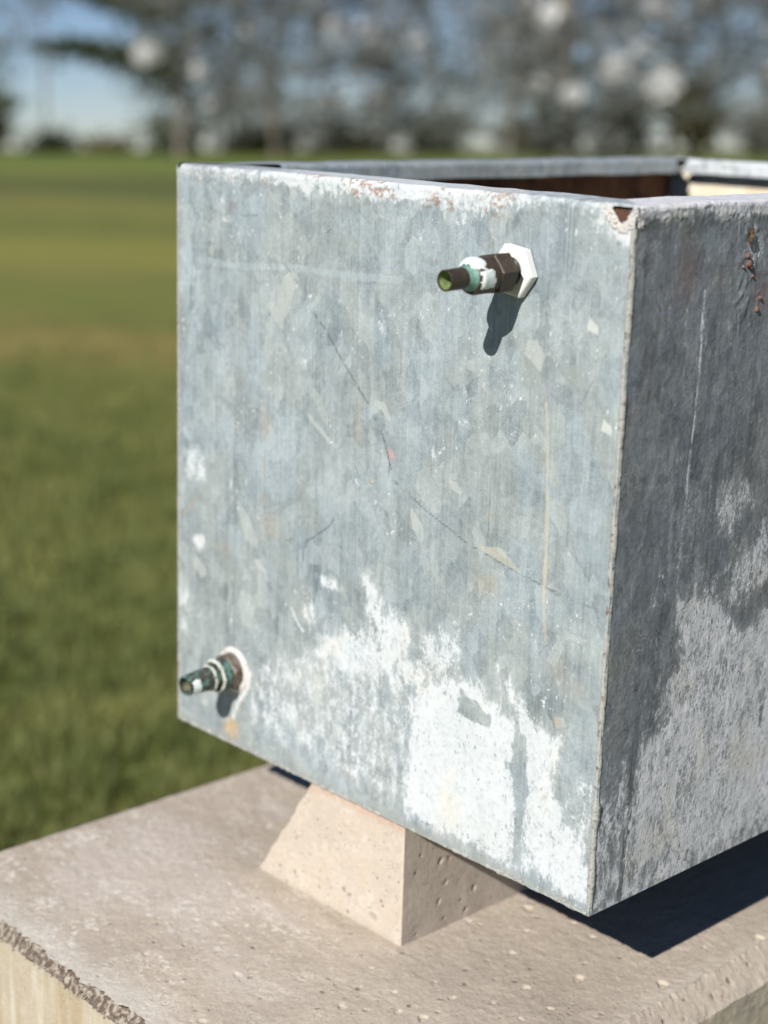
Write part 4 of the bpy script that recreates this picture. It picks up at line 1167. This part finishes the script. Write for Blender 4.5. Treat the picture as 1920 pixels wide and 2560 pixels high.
me = mesh_np('chamfer', Vc.reshape(-1, 3), grid_faces(len(yn), rows, None, True), [M_SLAB]); set_col(me, 'tint', Tc)
part('chamfer', me, plinth)
zs = np.linspace(0, .83, 90) ** 1.0; zs = np.concatenate([np.linspace(0, .09, 60), np.linspace(.09, .85, 20)[1:]])
SY, SZ = np.meshgrid(yn[::2], zs, indexing='ij')
LE = np.broadcast_to(le[::2][:, None], SY.shape)
Xs = X1 + .020 - np.abs(LE) * .5 * sstep(.02, 0, SZ) + (fbm(SY * 120, SZ * 120, 4, 443) - .5) * .0022 * sstep(0, .003, SZ)
T = np.zeros(SY.shape + (4,)); over(T, (.36, .33, .27), sstep(.4, .65, fbm(SY * 50, SZ * 30, 4, 444)) * .6)
me = mesh_np('side_face', np.stack([Xs, SY, ZS - .020 + LE - SZ], -1).reshape(-1, 3), grid_faces(SY.shape[0], SY.shape[1], None, True), [M_SLABF])
set_col(me, 'tint', T); part('side_face', me, plinth)
V = [(X0, Y0 - .0066, ZS - .003), (X0, Y1, ZS - .003), (X0, Y1, -.97), (X0, Y0 - .0066, -.97), (X1 + .02, Y1, ZS - .02), (X1 + .02, Y1, -.97), (X1, Y1, ZS - .001), (X0 + .003, Y1, ZS - .001), (X0 + .003, Y0, ZS - .001)]
part('side_face', mesh_np('far_faces', V, [(0, 1, 2, 3), (1, 4, 5, 2), (1, 7, 6, 4), (0, 8, 7, 1)], [M_SLABF], False), plinth)

# support block under the tank ------------------------------------
BX0, BX1, BT = -.3740, -.1906, -.3036
YB0, YB1 = .0012, .62
block = thing('concrete_block', ((BX0 + BX1) / 2, .3, ZS), 'pale concrete block with one sloping end, bearing the tank', 'block')
ztop = -.0012
nx, nz = 190, 110
s, t_ = np.meshgrid(np.linspace(0, 1, nx), np.linspace(0, 1, nz), indexing='ij')
Zb = (ZS - .002) * (1 - t_) + ztop * t_
XL = BX0 * (1 - t_) + BT * t_ + (fbm(t_ * 9, t_ * 0, 3, 500) - .5) * .002
Xb = XL * (1 - s) + BX1 * s
bf = list(BLOCK_FRONT_PITS); r_ = random.Random(4)
for k in range(70): bf.append((r_.uniform(-360, -195), r_.uniform(-104, -10), r_.choice([.9, 1.0, 1.2, 1.5])))
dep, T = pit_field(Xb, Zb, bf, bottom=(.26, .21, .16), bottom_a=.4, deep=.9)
over(T, (.50, .27, .18), sstep(-.012, -.001, Zb + .010 * (fbm(Xb * 90, Zb * 90, 3, 501) - .5)) * .42)
over(T, (.56, .45, .34), sstep(.5, .7, fbm(Xb * 60, Zb * 60, 4, 502)) * .3)
over(T, (.46, .40, .30), sstep(-.098, -.106, Zb) * .4)
Yb = YB0 + dep + (fbm(Xb * 60, Zb * 60, 4, 503) - .5) * .0008 + sstep(.03, 0, s) * .0012 + sstep(.015, 0, 1 - s) * .0008
me = mesh_np('front_face', np.stack([Xb, Yb, Zb], -1).reshape(-1, 3), grid_faces(nx, nz), [M_BLOCK]); set_col(me, 'tint', T); part('front_face', me, block)
yy = np.concatenate([np.linspace(0, .17, 180), np.linspace(.17, YB1 - YB0, 20)[1:]])
YY, ZZ = np.meshgrid(YB0 + .0008 + yy, np.linspace(ZS - .002, ztop, 110), indexing='ij')
bs = list(BLOCK_SIDE_PITS)
for k in range(40): bs.append((r_.uniform(3, 150), r_.uniform(-104, -10), r_.choice([.9, 1.1, 1.4])))
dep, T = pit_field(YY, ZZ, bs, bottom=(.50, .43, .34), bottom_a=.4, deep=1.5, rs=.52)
over(T, (.38, .325, .28), YY * 0 + .45)  # whole side tinted darker, painting in its shade under grazing sun
Xr = BX1 - dep + (fbm(YY * 50, ZZ * 50, 4, 510) - .5) * .0012
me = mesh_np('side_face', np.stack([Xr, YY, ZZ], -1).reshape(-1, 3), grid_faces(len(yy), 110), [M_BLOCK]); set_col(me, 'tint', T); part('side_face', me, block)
e0 = float((fbm(np.array(0.), np.array(0.), 3, 500) - .5) * .002); e1 = float((fbm(np.array(9.), np.array(0.), 3, 500) - .5) * .002)
V = [(BX0 + e0, YB0 + .0012, ZS - .002), (BX0 + e0, YB1, ZS - .002), (BT + e1, YB1, ztop), (BT + e1, YB0 + .0012, ztop), (BX1, YB1, ztop), (BX1, YB1, ZS - .002), (BX1, YB0, ztop)]
part('sloping_face', mesh_np('sloping_face', V, [(0, 3, 2, 1), (3, 6, 4, 2), (1, 2, 4, 5)], [M_BLOCK], False), block)

# ------------------------------------------------------------------ ground
def gz(x, y):
    r = np.hypot(x - CAM.x, y - CAM.y)
    return 1.37 * sstep(6, 40, r) + (r > 40) * (r - 40) * .0002
FWD = (rot_cam @ Vector((0, 0, -1))); FW = Vector((FWD.x, FWD.y)).normalized(); RT = Vector((FW.y, -FW.x))
def bg(u, dist, z=None):
    """ground position seen in the column u (photo pixels / 1659 wide) at a distance"""
    a = (u - 829.5) / (4145.25 / 1920 * 1659)
    p = Vector((CAM.x, CAM.y)) + (FW + RT * a) * dist
    return Vector((p.x, p.y, float(gz(np.array(p.x), np.array(p.y)))))
rad = np.concatenate([[0.0], np.geomspace(.5, 1500, 150)]); ang = np.linspace(0, 2 * math.pi, 181)
RR, AA = np.meshgrid(rad, ang, indexing='ij')
GX = CAM.x + RR * np.cos(AA); GY = CAM.y + RR * np.sin(AA)
GZ = gz(GX, GY) + (fbm(GX * .25, GY * .25, 3, 600) - .5) * .10 * sstep(2, 9, RR) * sstep(400, 50, RR)
t = NT('grass_ground'); o = t.map((1, 1, 1))
a = t.noise(o, .35, 4, .6); b = t.noise(o, 3.0, 5, .7); c_ = t.noise(o, 30, 4, .7)
band = t.noise(t.map((.09, .42, 1), rot=(0, 0, -math.atan2(RT.y, RT.x))), 1, 4, .6)
far = t.n('ShaderNodeVectorMath', operation='DISTANCE'); t.link(o, far.inputs[0]); far.inputs[1].default_value = tuple(CAM)
v = t.math('MULTIPLY_ADD', a, .5, t.math('MULTIPLY_ADD', b, .35, t.math('MULTIPLY_ADD', c_, .3, t.math('MULTIPLY', band, .6))))
col = t.mix(t.ramp(v, .68, 1.08), (.115, .135, .040), (.235, .235, .065))
col = t.mix(t.math('MULTIPLY', t.ramp(band, .50, .64), .6), col, (.28, .22, .085))
t.bump(c_, .8, .05)
col = t.mix(t.math('MULTIPLY', t.ramp(far.outputs['Value'], 5, 18), .42), col, (.225, .240, .072))
# mown strips, a dry strip, and the trees' shade painted as a dark green strip
dp_ = t.n('ShaderNodeVectorMath', operation='DOT_PRODUCT'); t.link(o, dp_.inputs[0]); dp_.inputs[1].default_value = (FW.x, FW.y, 0)
al = t.math('ADD', t.math('SUBTRACT', dp_.outputs['Value'], CAM.x * FW.x + CAM.y * FW.y), t.math('MULTIPLY', t.math('SUBTRACT', t.noise(o, .35, 3, .6), .5), 2.2))
for c0_, w_, k_, cc in ((11.6, .9, .75, (.36, .27, .10)), (14.6, 1.5, .5, (.17, .21, .05)), (17.8, 1.8, .6, (.30, .29, .07)), (26.5, 3.0, .65, (.10, .125, .05)), (33.0, 3.0, .6, (.15, .24, .06))):
    m_ = t.ramp(t.math('ABSOLUTE', t.math('SUBTRACT', al, c0_)), w_ * 1.2, w_ * .3)
    col = t.mix(t.math('MULTIPLY', m_, k_), col, cc)
M_GROUND = t.done(col, .95, 0, .1)
single('ground', mesh_np('ground', np.stack([GX, GY, GZ], -1).reshape(-1, 3), grid_faces(len(rad), len(ang)), [M_GROUND]), kind='structure')

# grass blades where the lawn is near enough
def leaf_mat(name, c1, c2, scale=8, trans=.25):
    t = NT(name); o = t.map((1, 1, 1)); nz = t.noise(o, scale, 3, .6)
    t.done(t.mix(t.ramp(nz, .35, .65), c1, c2), .6, 0, .3)
    d = t.n('ShaderNodeBsdfTranslucent'); t.link(t.b.inputs['Base Color'].links[0].from_socket, d.inputs[0])
    mx = t.n('ShaderNodeMixShader'); mx.inputs[0].default_value = trans
    out = t.t.nodes['Material Output']; t.link(t.b.outputs[0], mx.inputs[1]); t.link(d.outputs[0], mx.inputs[2]); t.link(mx.outputs[0], out.inputs[0])
    return t.m
M_GRASS = leaf_mat('grass_blades', (.140, .170, .046), (.25, .26, .080), 3)
n = 52000
rg = np.random.default_rng(3)
dist = 2.9 * (13 / 2.9) ** rg.random(n); aa = (rg.uniform(-700, 1300, n) - 829.5) / 3581.8
px = CAM.x + (FW.x + RT.x * aa) * dist; py = CAM.y + (FW.y + RT.y * aa) * dist
clump = fbm(px * 9, py * 9, 3, 610); keep = (clump > .36) & (rg.random(n) < 1.25 - dist / 12)
px, py, dist, clump = px[keep], py[keep], dist[keep], clump[keep]; n = len(px)
gx = gz(px, py) + (fbm(px * .25, py * .25, 3, 600) - .5) * .10 * sstep(2, 9, dist)
V = []; 
hgt = (.03 + .05 * clump) * rg.uniform(.6, 1.3, n); th = rg.uniform(0, 6.28, n)
for bl in range(3):
    t2 = th + bl * 2.1 + rg.uniform(-.5, .5, n); w = .0035 + .003 * rg.random(n); lean = rg.uniform(.2, .9, n) * hgt
    ox_, oy_ = rg.uniform(-.02, .02, n), rg.uniform(-.02, .02, n)
    V.append(np.stack([np.stack([px + ox_ - np.sin(t2) * w, py + oy_ + np.cos(t2) * w, gx], -1), np.stack([px + ox_ + np.sin(t2) * w, py + oy_ - np.cos(t2) * w, gx], -1),
                       np.stack([px + ox_ + np.cos(t2) * lean, py + oy_ + np.sin(t2) * lean, gx + hgt], -1)], 1))
V = np.concatenate(V).reshape(-1, 3)
single('grass', mesh_np('grass', V, np.arange(len(V)).reshape(-1, 3), [M_GRASS], False), kind='stuff', label='short green grass of the lawn behind the plinth')

# ------------------------------------------------------------------ trees
M_BARK = simple('bark', (.20, .175, .14), .9, 0, .4, 6, .6, .02, (.10, .09, .07))
M_PALEBARK = simple('pale_bark', (.26, .23, .185), .9, 0, .3, 5, .5, .02, (.18, .16, .13))
M_TWIG = simple('twigs', (.165, .165, .145), .85, 0, .3, 3, 0)
M_LEAFD = leaf_mat('dark_leaves', (.030, .045, .012), (.065, .07, .02), 1.2)
M_LEAFO = leaf_mat('olive_leaves', (.06, .062, .018), (.11, .095, .03), 1.2)
M_HIGHLIGHT = leaf_mat('highlight_tufts', (.78, .77, .75), (.88, .87, .85), 2.0)  # near-white colour for tufts that stand in for blurred highlights
M_LEAFG = leaf_mat('grey_leaves', (.13, .145, .135), (.27, .28, .26), 1.0)

class TubeSet:
    def __init__(s): s.V = []; s.F = []; s.M = []
    def tube(s, pts, r0, r1, sides=4, m=0):
        n = len(pts); base = len(s.V)
        for i, p in enumerate(pts):
            d = (pts[min(i + 1, n - 1)] - pts[max(i - 1, 0)]).normalized()
            e = d.orthogonal().normalized(); f = d.cross(e); r = r0 + (r1 - r0) * i / (n - 1)
            for k in range(sides):
                a = 2 * math.pi * k / sides; s.V.append(p + (e * math.cos(a) + f * math.sin(a)) * r)
        for i in range(n - 1):
            for k in range(sides):
                k2 = (k + 1) % sides
                s.F.append((base + i * sides + k, base + i * sides + k2, base + (i + 1) * sides + k2, base + (i + 1) * sides + k)); s.M.append(m)
    def leaf(s, p, size, m, rnd):
        a = Vector((rnd.gauss(0, 1), rnd.gauss(0, 1), rnd.gauss(0, 1))).normalized(); b = a.orthogonal().normalized() * size * .55; a = a * size
        i = len(s.V); s.V += [p - a * .5, p + b, p + a * .5, p - b]; s.F.append((i, i + 1, i + 2, i + 3)); s.M.append(m)

def wander(p, d, L, n, rnd, bend=.25, up=0):
    pts = [p]; 
    for i in range(n):
        d = (d + Vector((rnd.gauss(0, bend), rnd.gauss(0, bend), rnd.gauss(0, bend) + up))).normalized()
        p = p + d * (L / n); pts.append(p)
    return pts, d

def tree(base, H, rnd, label, trunk_r=.22, nb=26, low=.7, spread=3.4, twigs=9, mats=None, leaf=0, leafm=2, pale=0, sub=5, droop=-.03, zmax=5.0, cat='tree', boughs=(), name='bare_tree', group='bare trees along the far edge of the lawn', bark=None):
    root = thing(name, base, label, cat, Matrix.Identity(4), group)
    bark = bark or M_BARK
    ts = TubeSet(); pts, d = wander(base - Vector((0, 0, .3)), Vector((rnd.gauss(0, .04), rnd.gauss(0, .04), 1)), H * .8 + .3, 9, rnd, .06, .05)
    ts.tube(pts, trunk_r, trunk_r * .3, 9)
    part('trunk', mesh_np('trunk', ts.V, ts.F, [bark]), root)
    cr = TubeSet(); pl = TubeSet()
    for k in range(nb):
        h = low + (zmax - low) * (k + rnd.random()) / nb
        i = min(int((h + .3) / (H * .8 + .3) * 9), 8); p = pts[i].lerp(pts[i + 1], ((h + .3) / (H * .8 + .3) * 9) % 1)
        a = rnd.random() * 6.283; L = spread * rnd.uniform(.6, 1.1)
        bp, dd = wander(p, Vector((math.cos(a), math.sin(a), rnd.uniform(.0, .5))), L, 6, rnd, .16, droop)
        cr.tube(bp, .045, .012, 4)
        for q in range(sub):
            j = rnd.randint(1, 6); sp, sd = wander(bp[j], Vector((rnd.gauss(0, 1), rnd.gauss(0, 1), rnd.gauss(0, .6))).normalized(), rnd.uniform(.7, 1.5), 4, rnd, .2, droop)
            cr.tube(sp, .014, .006, 3)
            for w_ in range(twigs):
                tp, td = wander(sp[rnd.randint(0, 4)], Vector((rnd.gauss(0, 1), rnd.gauss(0, 1), rnd.gauss(0, .8))).normalized(), rnd.uniform(.3, .75), 2, rnd, .25, droop)
                cr.tube(tp, .0075, .004, 3)
                for l_ in range(leaf):
                    cr.leaf(tp[rnd.randint(0, 2)] + Vector((rnd.gauss(0, .06), rnd.gauss(0, .06), rnd.gauss(0, .06))), rnd.uniform(.05, .13), 1, rnd)
    for (h, dx, slope, L, lm) in boughs:
        br = TubeSet(); p0 = base + Vector((0, 0, h))
        bp, _ = wander(p0, Vector((RT.x * dx, RT.y * dx, slope)), L, 9, rnd, .05, 0); br.tube(bp, .06, .012, 5)
        for q in range(1000):
            j = rnd.randint(1, 9); wv_ = .26 * (1.25 - j / 9); br.leaf(bp[j] + Vector((rnd.gauss(0, wv_), rnd.gauss(0, wv_), rnd.gauss(-.03, wv_ * .8))), rnd.uniform(.06, .14), 1, rnd)
        part('branch', mesh_np('branch', br.V, br.F, [M_BARK, M_LEAFD], False, br.M), root)
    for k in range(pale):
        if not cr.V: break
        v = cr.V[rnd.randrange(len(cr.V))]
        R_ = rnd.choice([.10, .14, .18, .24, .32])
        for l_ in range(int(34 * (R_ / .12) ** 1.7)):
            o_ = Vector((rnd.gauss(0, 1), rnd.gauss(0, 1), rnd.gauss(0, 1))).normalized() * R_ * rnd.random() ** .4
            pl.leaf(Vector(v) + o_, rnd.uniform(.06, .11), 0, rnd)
    part('crown', mesh_np('crown', cr.V, cr.F, [M_TWIG, leafm if not isinstance(leafm, int) else M_LEAFG], False, cr.M), root)
    if pale: part('highlight_tufts', mesh_np('highlight_tufts', pl.V, pl.F, [M_HIGHLIGHT], False), root, label='near-white leaf tufts added to pass for blurred discs of light')
    return root

def shrub(base, w, h, rnd, label, mat, n=700, name='shrub', group=None, size=.09):
    root = thing(name, base, label, 'shrub', Matrix.Identity(4), group)
    st = TubeSet(); fo = TubeSet(); heads = []
    for k in range(14):
        a = rnd.random() * 6.283; e = base + Vector((math.cos(a) * w * .5 * rnd.random(), math.sin(a) * w * .35 * rnd.random(), h * rnd.uniform(.45, 1.0)))
        b0 = base + Vector((rnd.gauss(0, .12), rnd.gauss(0, .12), -.1)); mid = b0.lerp(e, .5) + Vector((rnd.gauss(0, .08), rnd.gauss(0, .08), 0))
        st.tube([b0, mid, e], .022, .008, 4); heads.append((e, w * rnd.uniform(.12, .26)))
        heads.append((mid, w * rnd.uniform(.12, .2)))
    for k in range(n):
        e, R_ = rnd.choice(heads)
        p = e + Vector((rnd.gauss(0, .6) * R_, rnd.gauss(0, .6) * R_, rnd.gauss(0, .5) * R_ * .8))
        if p.z < base.z: p.z = base.z + .05 + .2 * rnd.random()
        fo.leaf(p, rnd.uniform(.6, 1.4) * size, 0, rnd)
    part('stem', mesh_np('stem', st.V, st.F, [M_BARK]), root)
    part('foliage', mesh_np('foliage', fo.V, fo.F, [mat], False), root)
    return root

rnd = random.Random(21)
# trees along the far edge of the lawn, left to right, then the row behind them
tree(bg(400, 36), 8, random.Random(31), 'leafy dark tree left of the tank with one bough reaching left across the blue sky', .12, 22, .9, 1.6, 7, leaf=3, leafm=M_LEAFD, pale=5, sub=5, name='leafy_tree', group=None, boughs=((1.85, -1, .22, 2.9, 0), (1.7, -1, .26, 2.6, 0), (2.8, -1, .35, 2.2, 0)))
for i, (u, d_, lab, tr, bk, pale) in enumerate([
    (600, 35, 'bare twiggy tree behind the left corner of the tank', .07, None, 14),
    (835, 37, 'bare twiggy tree behind the middle of the tank front', .07, None, 14),
    (1085, 36, 'slender pale tree trunk above the middle of the tank, left of the stout one', .09, M_PALEBARK, 14),
    (1222, 34, 'stout tan tree trunk above the near corner of the tank', .22, M_PALEBARK, 10),
    (1430, 37, 'bare twiggy tree rising behind the green shrub at right', .08, None, 16),
    (1640, 35, 'bare twiggy tree at the right edge of the photo', .09, None, 16)]):
    tree(bg(u, d_), 9, random.Random(100 + i), lab, tr, 28, .25, 3.4, 8, leaf=2, leafm=M_LEAFG, pale=int(pale * .85), sub=5, bark=bk, zmax=4.8)
for i, (u, d_, lab) in enumerate([(520, 48, 'hazy bare tree of the back row, leftmost, behind the leafy tree'), (720, 50, 'hazy bare tree of the back row, between the first two front trees'),
    (960, 49, 'hazy bare tree of the back row, just left of the slender pale trunk'), (1160, 52, 'hazy bare tree of the back row, seen between the two pale trunks'),
    (1330, 49, 'hazy bare tree of the back row, just right of the stout trunk'), (1530, 50, 'hazy bare tree of the back row, behind the tallest olive bush'), (1730, 48, 'hazy bare tree of the back row, rightmost')]):
    tree(bg(u, d_), 10, random.Random(200 + i), lab, .10, 26, .3, 3.8, 6, leaf=2, leafm=M_LEAFG, pale=9, sub=4, group='bare trees of the back row', zmax=6)
tree(bg(110, 44), 11, random.Random(71), 'thin high-crowned tree whose lowest twigs hang over the open sky at upper left', .05, 9, 3.1, 2.0, 7, leaf=2, leafm=M_LEAFG, pale=3, sub=4, zmax=6, name='bare_tree', group=None)
tree(bg(-70, 38), 10, random.Random(72), 'bare tree beyond the left edge reaching twigs into the top left corner', .10, 16, 1.2, 2.2, 7, leaf=3, leafm=M_LEAFD, pale=3, sub=4, zmax=5, name='bare_tree', group=None)
for i, (u, d_, w, h, n, m, lab) in enumerate([
    (5, 36, 1.5, 1.35, 1500, M_LEAFD, 'dark bush at the left edge of the lawn'),
    (120, 38, 1.9, .34, 700, M_LEAFD, 'low dark bush under the open sky'),
    (250, 38, 1.5, .26, 600, M_LEAFO, 'low brown bush right of the open sky'),
    (380, 37, 2.0, .66, 1200, M_LEAFD, 'dark bush left of the tank at the foot of the leafy tree'),
    (560, 38, 2.4, .62, 1300, M_LEAFO, 'low olive bush behind the left corner of the tank'),
    (760, 38, 2.4, .58, 1300, M_LEAFO, 'low brown bush behind the middle of the tank'),
    (950, 37, 2.0, .78, 1300, M_LEAFD, 'round dark bush left of the slender pale trunk'),
    (1140, 38, 2.0, .66, 1200, M_LEAFO, 'low brown bush between the two pale trunks'),
    (1330, 36, 1.8, 1.05, 1600, M_LEAFO, 'tall olive bush right of the stout trunk'),
    (1480, 36, 1.7, 1.35, 1700, M_LEAFO, 'tallest olive bush behind the right of the tank'),
    (1640, 38, 1.6, .70, 1000, M_LEAFD, 'dark bush at the right edge of the photo')]):
    shrub(bg(u, d_), w, h, random.Random(300 + i), lab, m, n)
